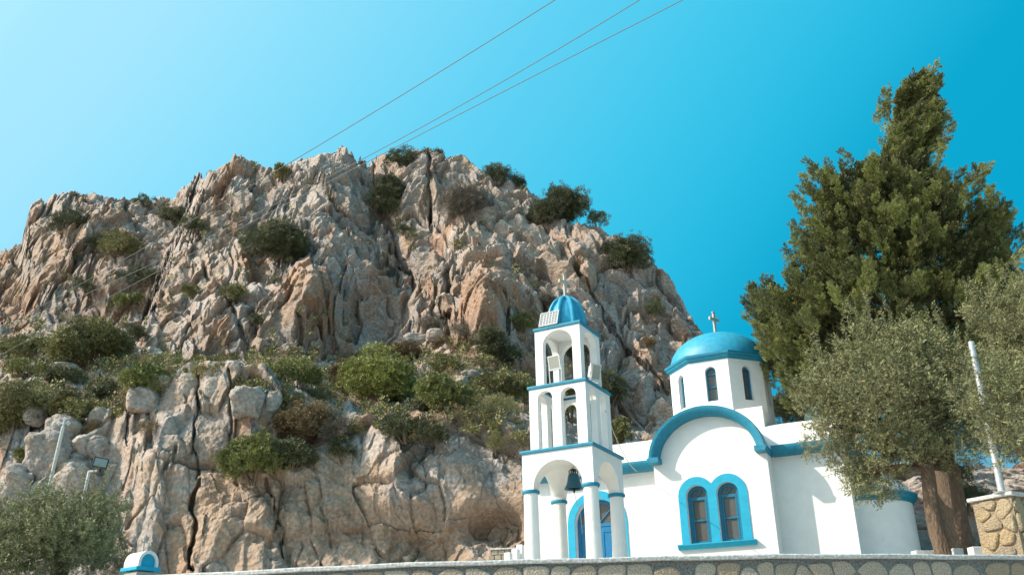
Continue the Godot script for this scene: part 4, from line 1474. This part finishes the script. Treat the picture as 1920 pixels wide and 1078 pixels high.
# one spray of leaves about 1 unit long, growing along +y
func spray(kind: String, sd: int) -> ArrayMesh:
	var R := RandomNumberGenerator.new()
	R.seed = sd
	var m := MB.new()
	var put := func(a: Vector3, d: Vector3, side: Vector3, l: float, w: float, col: Color) -> void:
		var n0 := m.v.size()
		var mid := a + d * l * 0.5
		m.tri(a, mid + side * w, a + d * l)
		m.tri(a, a + d * l, mid - side * w)
		while m.c.size() < m.v.size(): m.c.append(col)
	var cnt: int = {"olive": 30, "cypress": 90, "broad": 34, "juniper": 46, "dry": 36}[kind]
	for i in cnt:
		var t := (i + 0.5) / cnt
		var a := R.randf() * TAU
		var out := Vector3(cos(a), 0, sin(a))
		var k := R.randf_range(0.75, 1.25)
		var col := Color(k, k * R.randf_range(0.95, 1.05), k * R.randf_range(0.85, 1.1))
		var p: Vector3
		var d: Vector3
		var l: float
		var w: float
		match kind:
			"olive":
				p = Vector3(0.12 * sin(t * 4.0), t * 0.85, 0.1 * cos(t * 3.0)) + out * 0.02
				d = (out + Vector3(0, R.randf_range(0.2, 1.1), 0)).normalized()
				l = R.randf_range(0.16, 0.26)
				w = l * 0.13
			"cypress":
				var h := pow(R.randf(), 0.8)
				p = Vector3(0, h * 0.75, 0) + out * (0.02 + 0.22 * (1.0 - h) * sqrt(R.randf()))
				d = (out * R.randf_range(0.3, 0.9) + Vector3(0, 1.0, 0)).normalized()
				l = R.randf_range(0.10, 0.22)
				w = l * 0.16
			"broad":
				p = Vector3(R.randf_range(-0.38, 0.38), R.randf_range(0.0, 0.6), R.randf_range(-0.38, 0.38))
				d = (p * Vector3(1.6, 0.6, 1.6) + Vector3(0, 0.35, 0) + Vector3(R.randf_range(-0.3, 0.3), R.randf_range(-0.2, 0.3), R.randf_range(-0.3, 0.3))).normalized()
				l = R.randf_range(0.2, 0.32)
				w = l * 0.3
			"juniper":
				p = Vector3(R.randf_range(-0.3, 0.3), R.randf_range(0.0, 0.55), R.randf_range(-0.3, 0.3))
				d = (p * Vector3(1.5, 0.5, 1.5) + Vector3(0, 0.6, 0) + out * 0.3).normalized()
				l = R.randf_range(0.18, 0.34)
				w = l * 0.13
			"dry":
				p = Vector3(R.randf_range(-0.3, 0.3), R.randf_range(0.0, 0.5), R.randf_range(-0.3, 0.3))
				d = (p * Vector3(1.5, 0.5, 1.5) + Vector3(0, 0.5, 0) + out * 0.5).normalized()
				l = R.randf_range(0.2, 0.5)
				w = l * 0.05
		var side := d.cross(Vector3(R.randf_range(-1, 1), R.randf_range(-1, 1), R.randf_range(-1, 1))).normalized()
		put.call(p, d, side, l, w, col)
	return m.mesh()

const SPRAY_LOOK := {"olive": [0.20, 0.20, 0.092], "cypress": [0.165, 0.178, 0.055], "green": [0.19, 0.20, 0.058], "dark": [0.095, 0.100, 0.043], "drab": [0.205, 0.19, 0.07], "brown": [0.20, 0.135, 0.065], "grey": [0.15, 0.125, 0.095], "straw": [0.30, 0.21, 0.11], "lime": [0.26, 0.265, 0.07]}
var SPRAYS := {}

func crown(parent: Node3D, items: Array, kind: String, look: String, called := "crown") -> void:     # items: [Transform3D, tint]
	var key := kind
	if not SPRAYS.has(key): SPRAYS[key] = spray(kind, hash(kind) % 1000)
	var mm := MultiMesh.new()
	mm.transform_format = MultiMesh.TRANSFORM_3D
	mm.use_colors = true
	mm.mesh = SPRAYS[key]
	mm.instance_count = items.size()
	var b: Array = SPRAY_LOOK[look]
	for i in items.size():
		mm.set_instance_transform(i, items[i][0])
		var k: float = items[i][1]
		mm.set_instance_color(i, Color(b[0] * k, b[1] * k, b[2] * k))
	var o := MultiMeshInstance3D.new()
	o.name = called
	o.multimesh = mm
	o.material_override = M.leaf.get("leaf", null) if M.leaf.has("leaf") else leaf_mat("leaf")
	o.set_meta("kind", "stuff")
	parent.add_child(o, true)

func rand_dir(R: RandomNumberGenerator) -> Vector3:
	var z := R.randf_range(-1, 1)
	var a := R.randf() * TAU
	return Vector3(sqrt(1 - z * z) * cos(a), z, sqrt(1 - z * z) * sin(a))

func grow(p: Vector3, d: Vector3, s: float, R: RandomNumberGenerator) -> Transform3D:      # a spray at p growing along d
	var y := d.normalized()
	var x := y.cross(rand_dir(R)).normalized()
	return Transform3D(Basis(x * s, y * s, x.cross(y) * s), p)

# a bush: lobes of sprays over an uneven mound that hugs the slope
func bush(label: String, at: Vector3, w: float, h: float, kind: String, look: String, leaf: float, sd: int, group: String, called := "shrub", category := "shrub") -> void:
	var t := thing(called, label, category, at, group)
	var R := RandomNumberGenerator.new()
	R.seed = sd
	var items := []
	var nl := clampi(int(w * h * 1.6) + 8, 9, 30)
	var stems := MB.new()
	for l in nl:
		var a := R.randf() * TAU
		var rr := sqrt(R.randf()) * 0.85
		var c := Vector3(cos(a) * rr * w / 2, 0, sin(a) * rr * w * 0.38)
		c.y = h * (0.08 + (0.10 + 0.60 * R.randf()) * (1.0 - rr * rr * 0.8)) + c.z * -0.25
		var lr := minf(w, h) * R.randf_range(0.15, 0.27)
		var tone := R.randf_range(0.62, 1.3)
		if l % 3 == 0: stems.tube([Vector3(c.x * 0.15, -0.3, c.z * 0.15 - 0.2), Vector3(c.x * 0.45, c.y * 0.35, c.z * 0.45 - 0.1), c], func(q, _w): return lerpf(0.03, 0.008, q) * clampf(h, 0.5, 1.4), 5, false)
		var cnt := int(clampf(24.0 * lr * lr / (leaf * leaf), 12, 420))
		for i in cnt:
			var d := rand_dir(R)
			var s := pow(R.randf(), 0.4)
			if R.randf() < 0.14: s *= R.randf_range(1.1, 1.5)      # stray shoots break the outline
			var p := c + d * lr * Vector3(1.2, 0.9, 1.2) * s
			items.append([grow(p, d + Vector3(0, 0.5, 0) + rand_dir(R) * 0.5, leaf * R.randf_range(0.6, 1.35), R), tone * R.randf_range(0.72, 1.28)])
	crown(t, items, kind, look)
	obj("stems", stems, M.twig, t)

# x, y, width, height in photo pixels; kind of leaf, colour, label
const BUSHES := [
	[755, 300, 62, 36, "juniper", "dark", "round dark juniper on the crag crest above the gully"],
	[806, 290, 44, 14, "juniper", "dark", "low dark juniper strip beside the vertical cleft on the crest"],
	[728, 372, 66, 92, "juniper", "dark", "tall dark juniper filling the head of the gully"],
	[868, 378, 78, 78, "dry", "grey", "bare grey thorn bush right of the vertical cleft"],
	[935, 328, 60, 42, "juniper", "dark", "dark juniper on the sloping right crest"],
	[972, 340, 22, 26, "juniper", "dark", "small dark juniper at the end of the crest juniper"],
	[1055, 388, 100, 84, "juniper", "dark", "broad dark juniper hanging over the crag's right shoulder"],
	[1120, 408, 30, 42, "juniper", "drab", "small drab juniper next to the broad shoulder juniper"],
	[1175, 478, 84, 74, "juniper", "dark", "dark juniper low on the crag's right shoulder"],
	[1228, 575, 34, 42, "juniper", "dark", "small dark bush in the crag's right flank above the dome"],
	[512, 452, 118, 82, "juniper", "dark", "large dark juniper alone on the pale crag face"],
	[525, 320, 32, 22, "broad", "drab", "small drab bush on the crest under the overhead wires"],
	[762, 430, 34, 22, "juniper", "dark", "small dark bush on the gully's ledge"],
	[362, 424, 56, 36, "juniper", "dark", "dark bush under the overhead wires on the far crag"],
	[322, 404, 72, 36, "juniper", "dark", "dull dark bush in the hollow of the far crag"],
	[270, 380, 46, 18, "juniper", "dark", "low dark bush along the far crag's crest"],
	[215, 460, 78, 46, "juniper", "drab", "drab round bush on the far crag's face"],
	[128, 420, 84, 46, "juniper", "dark", "dark spreading bush under the far crag's nose"],
	[178, 455, 30, 24, "juniper", "dark", "small dark bush below the far crag's nose"],
	[445, 546, 62, 36, "broad", "drab", "drab green tuft on the blocky buttress"],
	[357, 546, 34, 22, "broad", "drab", "small drab tuft in the buttress's upper crack"],
	[478, 598, 26, 16, "juniper", "dark", "tiny dark tuft on the blocky buttress"],
	[252, 522, 92, 40, "juniper", "dark", "dark green patch in the gap between both crags"],
	[236, 562, 62, 26, "broad", "green", "fresh green patch in the gap between both crags"],
	[160, 538, 64, 32, "juniper", "dark", "dark bush on the far crag's lower slope"],
	[1085, 505, 24, 18, "dry", "brown", "dry orange grass tuft on the crag above the tower"],
	[1220, 640, 20, 34, "dry", "brown", "dry orange grass tuft on the crag's right flank"],
	[165, 648, 148, 88, "broad", "drab", "big brownish green bush on the slope below the far crag"],
	[60, 648, 100, 44, "broad", "drab", "drab green scrub at the slope's outer end"],
	[22, 660, 60, 40, "broad", "green", "green scrub where the wires leave the slope"],
	[45, 692, 90, 34, "broad", "green", "low green scrub on the pale slope"],
	[245, 622, 42, 72, "juniper", "dark", "upright dark bush against the blocky buttress"],
	[120, 705, 70, 44, "broad", "dark", "dark green bush over the pale boulder"],
	[305, 682, 96, 34, "broad", "drab", "low yellowish scrub along the ledge's upper edge"],
	[255, 714, 120, 58, "broad", "green", "green bush among the boulders of the ledge"],
	[200, 735, 70, 46, "broad", "dark", "dark bush between the ledge boulders"],
	[135, 762, 92, 60, "broad", "drab", "drab bush behind the leaning boulder"],
	[22, 765, 110, 100, "broad", "drab", "large drab bush at the ledge's outer end"],
	[185, 775, 34, 30, "broad", "green", "small green bush between two boulders"],
	[35, 850, 40, 22, "broad", "green", "small green tuft on the outer rocks"],
	[400, 692, 84, 40, "broad", "drab", "yellow green scrub at the foot of the blocky buttress"],
	[420, 678, 60, 24, "dry", "brown", "dry brown tuft at the foot of the blocky buttress"],
	[540, 706, 134, 60, "broad", "green", "rounded green bush on the ledge over the fluted rock"],
	[716, 706, 140, 112, "broad", "lime", "big bright green bush in the middle of the ledge"],
	[640, 702, 46, 76, "broad", "brown", "rusty brown bush beside the bright green one"],
	[748, 668, 84, 52, "broad", "brown", "rusty brown bush topping the bright green one"],
	[830, 742, 112, 84, "broad", "green", "mid green bush merging into the bright one"],
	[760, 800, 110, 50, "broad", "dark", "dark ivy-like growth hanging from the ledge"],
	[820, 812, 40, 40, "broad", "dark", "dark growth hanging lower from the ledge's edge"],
	[905, 636, 90, 56, "juniper", "dark", "dark grey green bush at the foot of the orange buttress"],
	[935, 664, 84, 36, "broad", "dark", "deep green bush in front of the buttress foot"],
	[830, 682, 64, 44, "broad", "drab", "drab bush below the scree"],
	[868, 616, 50, 36, "dry", "grey", "dry grey bush on the scree"],
	[800, 608, 50, 24, "dry", "grey", "pale dry grass on the scree's top"],
	[945, 722, 110, 60, "broad", "drab", "yellow green bush left of the bell tower"],
	[925, 765, 110, 50, "dry", "drab", "dry yellowish scrub under the yellow green bush"],
	[800, 760, 70, 50, "broad", "dark", "dark bush under the bright one"],
	[472, 860, 112, 92, "broad", "green", "green bush clinging halfway down the lower cliff"],
	[545, 845, 92, 66, "broad", "dark", "dark bush beside the clinging green one"],
	[565, 790, 104, 72, "broad", "brown", "rusty green bush above the clinging ones"],
	[625, 800, 62, 56, "dry", "grey", "bare twiggy bush beside the rusty green one"],
	[595, 740, 60, 44, "dry", "drab", "thin dry bush under the rounded green one"],
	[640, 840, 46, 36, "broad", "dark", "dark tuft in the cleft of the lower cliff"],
	[275, 800, 46, 30, "dry", "brown", "dry brown cushion plant on the cliff's shoulder"],
	[180, 800, 40, 30, "dry", "brown", "dry brown tuft between the boulders"],
	[930, 825, 40, 30, "dry", "drab", "dry tuft on the cliff edge beside the tower"],
	[1145, 720, 56, 92, "juniper", "dark", "dark bush seen between tower and chapel dome"],
	[1165, 808, 44, 54, "broad", "drab", "sunlit yellow green bush over the chapel roof"],
	[1085, 650, 50, 60, "broad", "dark", "dark bush behind the tower's upper stage"],
	[1072, 740, 50, 120, "broad", "drab", "tall drab bush behind the tower's middle stage"],
	[1482, 768, 90, 74, "juniper", "dark", "dark pine-like bush behind the chapel roof"],
	[1815, 900, 60, 110, "juniper", "dark", "dark conifer sapling between olive trunks and stone pier"],
	[1030, 560, 30, 24, "dry", "grey", "dry tuft beside the tower's cross"],
	[980, 600, 34, 34, "broad", "drab", "small drab bush left of the tower crown"],
]

func build_plants() -> void:
	var i := 0
	for b in BUSHES:
		var p := rock_point(b[0], b[1] + b[3] * 0.38)
		var k := per_metre(p)
		var h := Vector3(p.x, 0, p.z).normalized()
		var w: float = b[2] / k
		var hh: float = b[3] / k * 1.05
		var leaf := clampf(9.0 / k, 0.16, 0.42)
		if b[4] == "dry": leaf *= 1.2
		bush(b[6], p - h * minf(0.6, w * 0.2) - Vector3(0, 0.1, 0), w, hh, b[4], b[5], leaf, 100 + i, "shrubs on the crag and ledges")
		i += 1
	undergrowth()
	print("bushes ", Time.get_ticks_msec() / 1000.0)
	build_cypress()
	build_olives()

func limb(m: MB, a: Vector3, b: Vector3, r0: float, r1: float, sag: float, R: RandomNumberGenerator, sides := 7) -> void:
	var path := []
	for i in 6:
		var s := i / 5.0
		path.append(a.lerp(b, s) + Vector3(R.randf_range(-1, 1), 0, R.randf_range(-1, 1)) * 0.04 * a.distance_to(b) * sin(s * PI) + Vector3(0, sag * sin(s * PI), 0))
	m.tube(path, func(q, _w): return lerpf(r0, r1, q), sides)

func build_cypress() -> void:
	# outline rows: picture y, x of the outline on either side
	var rows := [[122, 1738, 1758], [150, 1702, 1756], [180, 1682, 1750], [205, 1672, 1748], [240, 1662, 1772], [275, 1656, 1768], [300, 1640, 1735], [330, 1615, 1740], [352, 1550, 1765], [385, 1505, 1790], [420, 1510, 1785], [450, 1505, 1890], [480, 1490, 1880], [510, 1482, 1905], [540, 1470, 1925], [575, 1440, 1935], [610, 1425, 1940], [650, 1430, 1940], [690, 1455, 1940], [720, 1470, 1930], [745, 1500, 1900]]
	var R := RandomNumberGenerator.new()
	R.seed = 77
	var rc := 30.0
	var base := at_r(1800, 1000, rc)
	base.y = 3.9
	var t := thing("cypress_tree", "huge dark wind-bent cypress towering behind the chapel", "tree", base)
	var trunk := MB.new()
	var spine := [Vector3.ZERO]
	for y in [900, 745, 610, 480, 352, 275, 205, 150]:
		var xm := 1715.0
		for q in rows:
			if q[0] <= y: xm = (q[1] + q[2]) / 2.0
		if y >= 745: xm = 1770.0 if y > 800 else 1735.0
		spine.append(at_r(xm, y, rc) - base)
	trunk.tube(spine, func(q, _w): return lerpf(0.36, 0.03, q), 10)
	var items := []
	# plumes: each branch end carries a cone of upright sprays, with dark gaps between
	var plumes := []
	var boughs := []
	for n in 900:
		if boughs.size() >= 170: break
		var y: float = lerpf(140, 742, pow(R.randf(), 0.66))
		var xl := 0.0
		var xr := 0.0
		for k in range(1, rows.size()):
			if y <= rows[k][0]:
				var f: float = (y - rows[k - 1][0]) / float(rows[k][0] - rows[k - 1][0])
				xl = lerpf(rows[k - 1][1], rows[k][1], f)
				xr = lerpf(rows[k - 1][2], rows[k][2], f)
				break
		var cpt := at_r((xl + xr) / 2, y, rc)
		var half := (xr - xl) / 2 / per_metre(cpt)
		var a := R.randf() * TAU
		var rad := half * R.randf_range(0.45, 0.84) if y > 345 else half * R.randf_range(0.25, 0.72)
		var right := Vector3(-cpt.z, 0, cpt.x).normalized()
		var away := Vector3(cpt.x, 0, cpt.z).normalized()
		var c := cpt + right * cos(a) * rad + away * sin(a) * rad * minf(1.0, 4.4 / half)
		var big := clampf(half / 3.0, 0.24, 1.0) * R.randf_range(0.5, 0.95)
		var ok := true
		for b in boughs:
			if (b[0] as Vector3).distance_to(c) < (b[1] + big) * 0.62: ok = false
		if not ok: continue
		boughs.append([c, big])
		var outd := (c - cpt).normalized()
		for k in int(5 + 9 * big):
			var d := (rand_dir(R) + outd * 0.55 + Vector3(0, 0.35, 0)).normalized()
			plumes.append([c + d * big * R.randf_range(0.55, 1.12), cpt, (0.28 + 0.26 * big) * R.randf_range(0.75, 1.25), y])
	for q in [[1742, 135, 0.5], [1748, 165, 0.5], [1660, 180, 0.35], [1652, 210, 0.5], [1645, 225, 0.4], [1765, 240, 0.5], [1770, 262, 0.5], [1752, 280, 0.5], [1700, 170, 0.55], [1718, 150, 0.5], [1832, 335, 0.55], [1812, 350, 0.7], [1845, 325, 0.4], [1790, 372, 0.8], [1862, 395, 0.5], [1850, 410, 0.7], [1835, 345, 0.6], [1822, 365, 0.7], [1800, 400, 0.8], [1825, 430, 0.9], [1870, 450, 0.8], [1850, 470, 0.9], [1790, 340, 0.5], [1880, 425, 0.6], [1895, 450, 0.6], [1908, 470, 0.6], [1526, 312, 0.45], [1520, 335, 0.6], [1530, 360, 0.7], [1505, 395, 0.65], [1515, 415, 0.75], [1502, 440, 0.7], [1510, 465, 0.8], [1495, 490, 0.75], [1488, 515, 0.75], [1500, 540, 0.8], [1545, 330, 0.65], [1550, 380, 0.8], [1660, 215, 0.5], [1668, 240, 0.6], [1655, 195, 0.4], [1662, 262, 0.6], [1755, 300, 0.5], [1535, 335, 0.6], [1512, 362, 0.55], [1500, 380, 0.5], [1560, 320, 0.5], [1422, 556, 0.6], [1412, 580, 0.6], [1440, 575, 0.7], [1425, 610, 0.7], [1450, 600, 0.8], [1590, 300, 0.6], [1570, 345, 0.7]]:
		var c := at_r(q[0], q[1], rc + R.randf_range(-1.2, 1.2))
		plumes.append([c, at_r(1700, q[1] + 60, rc), q[2], q[1]])
	for n in 95:                         # the low boughs that reach out over the chapel
		var q := Vector2(R.randf_range(1420, 1530), R.randf_range(548, 735))
		if q.x < 1420 + absf(q.y - 600) * 0.28 - (30.0 if q.y < 600 else 0.0): continue
		plumes.append([at_r(q.x, q.y, rc + R.randf_range(-2.2, 1.2)), at_r(1700, q.y + 30, rc), R.randf_range(0.45, 0.75), q.y])
	for pl in plumes:
		var c: Vector3 = pl[0]
		var size: float = pl[2]
		var outd: Vector3 = (c - pl[1])
		outd.y = 0
		outd = outd.normalized() if outd.length() > 0.05 else Vector3.ZERO
		var right := Vector3(-c.z, 0, c.x).normalized()
		var lean := (outd * 0.55 + Vector3(0, 0.9, 0) + right * (1.05 if pl[3] < 300 else 0.12) + rand_dir(R) * 0.25).normalized()
		var tone := R.randf_range(0.5, 1.55)
		if R.randf() < 0.12: limb(trunk, (pl[1] as Vector3) - Vector3(0, 0.6, 0) - base, c - base, 0.05, 0.015, 0.1, R, 5)
		for i in int(62 * size):
			var s := R.randf()
			var q := rand_dir(R) * pow(R.randf(), 0.45) * size * (0.27 * (1.0 - s * 0.7))
			items.append([grow(c + lean * (s - 0.35) * size * 1.25 + q - base, lean + q.normalized() * 0.75, R.randf_range(0.15, 0.30), R), tone * R.randf_range(0.75, 1.3)])
	for n in 4200:                       # inner twigs that close the crown, tinted darker to paint in its inner shade
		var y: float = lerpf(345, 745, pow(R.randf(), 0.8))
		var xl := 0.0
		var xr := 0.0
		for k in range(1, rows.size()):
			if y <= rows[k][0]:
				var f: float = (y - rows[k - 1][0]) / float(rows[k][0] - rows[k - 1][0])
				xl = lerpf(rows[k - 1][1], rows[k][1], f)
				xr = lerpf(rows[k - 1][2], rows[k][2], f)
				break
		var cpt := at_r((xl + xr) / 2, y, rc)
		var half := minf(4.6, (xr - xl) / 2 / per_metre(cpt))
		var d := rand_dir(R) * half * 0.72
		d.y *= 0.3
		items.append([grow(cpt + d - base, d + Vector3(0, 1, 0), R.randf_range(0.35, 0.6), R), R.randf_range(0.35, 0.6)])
	crown(t, items, "cypress", "cypress")
	obj("trunk", trunk, M.bark, t)
	print("cypress sprays ", items.size())

# an olive: trunks, limbs, and sprays along twigs inside lobes given in picture terms [x, y, half w, half h, dr]
func olive(label: String, r: float, trunks: Array, lobes: Array, dens: float, sd: int, leaf: float) -> void:
	var R := RandomNumberGenerator.new()
	R.seed = sd
	var foot := at_r(trunks[0][0], trunks[0][1], r)
	foot.y = terrace_y(foot) - 0.05
	var t := thing("olive_tree", label, "tree", foot, "olive trees")
	var wood := MB.new()
	for q in trunks:
		var b := at_r(q[0], q[1], r + q[5])
		var e := at_r(q[2], q[3], r + q[5])
		var d := (b - e)
		var f := b + d * ((b.y - (terrace_y(b) - 0.05)) / maxf(0.01, -d.y))
		var path := []
		for i in 9:
			var s := i / 8.0
			path.append(f.lerp(e, s) + Vector3(sin(s * 7.0 + q[0]), 0, cos(s * 6.0)) * 0.025 - foot)
		var rr: float = q[4]
		var tm := MB.new()
		tm.tube(path, func(s, w): return rr * (1.08 - 0.2 * s + 0.12 * exp(-s * 9.0)) * (1.0 + 0.08 * sin(w * 3 + s * 5.0) + 0.05 * sin(w * 5 - s * 9.0)), 18)
		obj("trunk", tm, M.bark, t)
		for l in lobes:
			if R.randf() < 0.75:
				var c := at_r(l[0], l[1], r + l[4])
				limb(wood, e - foot - Vector3(0, 0.1, 0), c - foot, rr * 0.45, 0.02, 0.15, R)
	obj("limbs", wood, M.bark, t)
	var items := []
	for l in lobes:
		var c := at_r(l[0], l[1], r + l[4])
		var k := per_metre(c)
		var hw: float = l[2] / k
		var hh: float = l[3] / k
		var cnt := int(dens * hw * hh * (0.6 + 0.4 * hw) / (leaf * leaf))
		var tone := R.randf_range(0.85, 1.15)
		for i in cnt:
			var d := rand_dir(R)
			var s := pow(R.randf(), 0.4)
			var p := c + d * Vector3(hw, hh, hw) * s
			p += Vector3(sin(p.y * 5 + p.x * 3), sin(p.x * 4 + p.z * 3), cos(p.y * 4 + p.z * 5)) * 0.12
			var g := d * 0.8 + Vector3(0, 0.55 if l.size() < 6 else -0.5, 0) + rand_dir(R) * 0.6
			items.append([grow(p - foot, g, leaf * R.randf_range(0.75, 1.4) * (1.25 if s > 0.9 else 1.0), R), tone * R.randf_range(0.7, 1.35)])
	for l in lobes:                          # long leading shoots above the crown
		if l.size() > 5: continue
		for n in 5:
			var o := at_r(l[0] + R.randf_range(-0.7, 0.7) * l[2], l[1] - l[3] * R.randf_range(0.45, 0.85), r + l[4]) + rand_dir(R) * 0.2
			var d := (Vector3(R.randf_range(-0.35, 0.35), 1.0, R.randf_range(-0.3, 0.3))).normalized()
			for k in 7:
				items.append([grow(o + d * k * 0.085 - foot, d + rand_dir(R) * 0.35, leaf * 0.95, R), R.randf_range(0.9, 1.35)])
	crown(t, items, "olive", "olive")
	print("olive sprays ", items.size())

func build_olives() -> void:
	olive("olive tree with two brown trunks between apse and stone pier", 20.5,
		[[1767, 1035, 1736, 872, 0.145, 0.0], [1818, 1035, 1786, 872, 0.13, 0.6]],
		[[1640, 680, 60, 75, 0.3], [1570, 740, 62, 70, 0.0], [1650, 760, 80, 80, -0.6], [1730, 730, 80, 80, 0.0], [1560, 800, 52, 55, -0.2], [1620, 840, 60, 50, 0.2], [1690, 830, 70, 50, -0.3], [1770, 800, 60, 60, 0.4], [1790, 720, 55, 75, 0.2], [1640, 895, 42, 45, 0.0, 1], [1740, 660, 45, 55, 0.4], [1690, 680, 45, 55, 0.0], [1530, 720, 34, 45, 0.1], [1800, 840, 45, 35, 0.2], [1640, 630, 24, 36, 0.3], [1600, 900, 24, 34, -0.2, 1]], 60.0, 5, 0.215)
	olive("olive tree behind the galvanised pole, cut by the picture edge", 21.5,
		[[1950, 1000, 1945, 880, 0.2, 0.0]],
		[[1900, 620, 60, 70, 0.3], [1870, 720, 48, 70, 0.4], [1930, 720, 70, 90, 0.0], [1890, 800, 60, 60, -0.1], [1950, 820, 70, 60, 0.2], [1990, 700, 80, 110, 0.0], [1850, 590, 30, 40, 0.6], [1910, 570, 40, 40, 0.5], [1852, 760, 42, 60, -3.2], [1880, 815, 46, 45, -3.4], [1900, 740, 50, 60, -3.0]], 60.0, 6, 0.215)
	olive("bushy olive tree beside the little roadside shrine", 22.0,
		[[110, 1120, 115, 1020, 0.16, 0.0]],
		[[110, 960, 70, 40, 0.0], [175, 970, 50, 45, 0.0], [60, 1000, 70, 50, -0.2], [140, 1010, 80, 50, -0.4], [20, 1030, 60, 55, 0.0], [90, 1050, 90, 40, -0.3], [190, 1020, 40, 45, 0.2], [-30, 1010, 60, 60, 0.2]], 60.0, 8, 0.19)

# low scrub and dry grass that covers the ledge and the cracks: too dense to count
func undergrowth() -> void:
	var R := RandomNumberGenerator.new()
	R.seed = 91
	var cover := fn(61, 0.02, FastNoiseLite.TYPE_SIMPLEX_SMOOTH, 3)
	var sets := {"broad": [], "dry": []}
	for n in 15000:
		var x := R.randf_range(-60, 1010)
		var c := curves_at(x)
		var y := 0.0
		if n % 4 == 0: y = R.randf_range(c[2] + 10, c[1])
		else: y = R.randf_range(c[1] - 12, c[0] + 26)
		var m := cover.get_noise_2d(x, y * 1.6)
		if m < (0.30 if n % 4 == 0 else -0.02): continue
		var p := at_r(x, y, rock_r(x, y, 1060.0, c, near_x(x)))
		var h := Vector3(p.x, 0, p.z).normalized()
		p += -h * R.randf_range(-0.5, 0.3) + Vector3(0, R.randf_range(-0.3, 0.35), 0)
		var k := "dry" if cover.get_noise_2d(x * 2.0 + 700, y * 2.0) > 0.05 else "broad"
		sets[k].append([grow(p, Vector3(0, 1, 0) + rand_dir(R) * 0.7, R.randf_range(0.25, 0.6), R), R.randf_range(0.6, 1.3)])
	for k in sets:
		var t := thing("undergrowth", "low green scrub covering the rocky ledge" if k == "broad" else "dry straw coloured grass covering the rocky ledge", "undergrowth")
		t.set_meta("kind", "stuff")
		crown(t, sets[k], k, "drab" if k == "broad" else "straw", "scrub" if k == "broad" else "dry_grass")
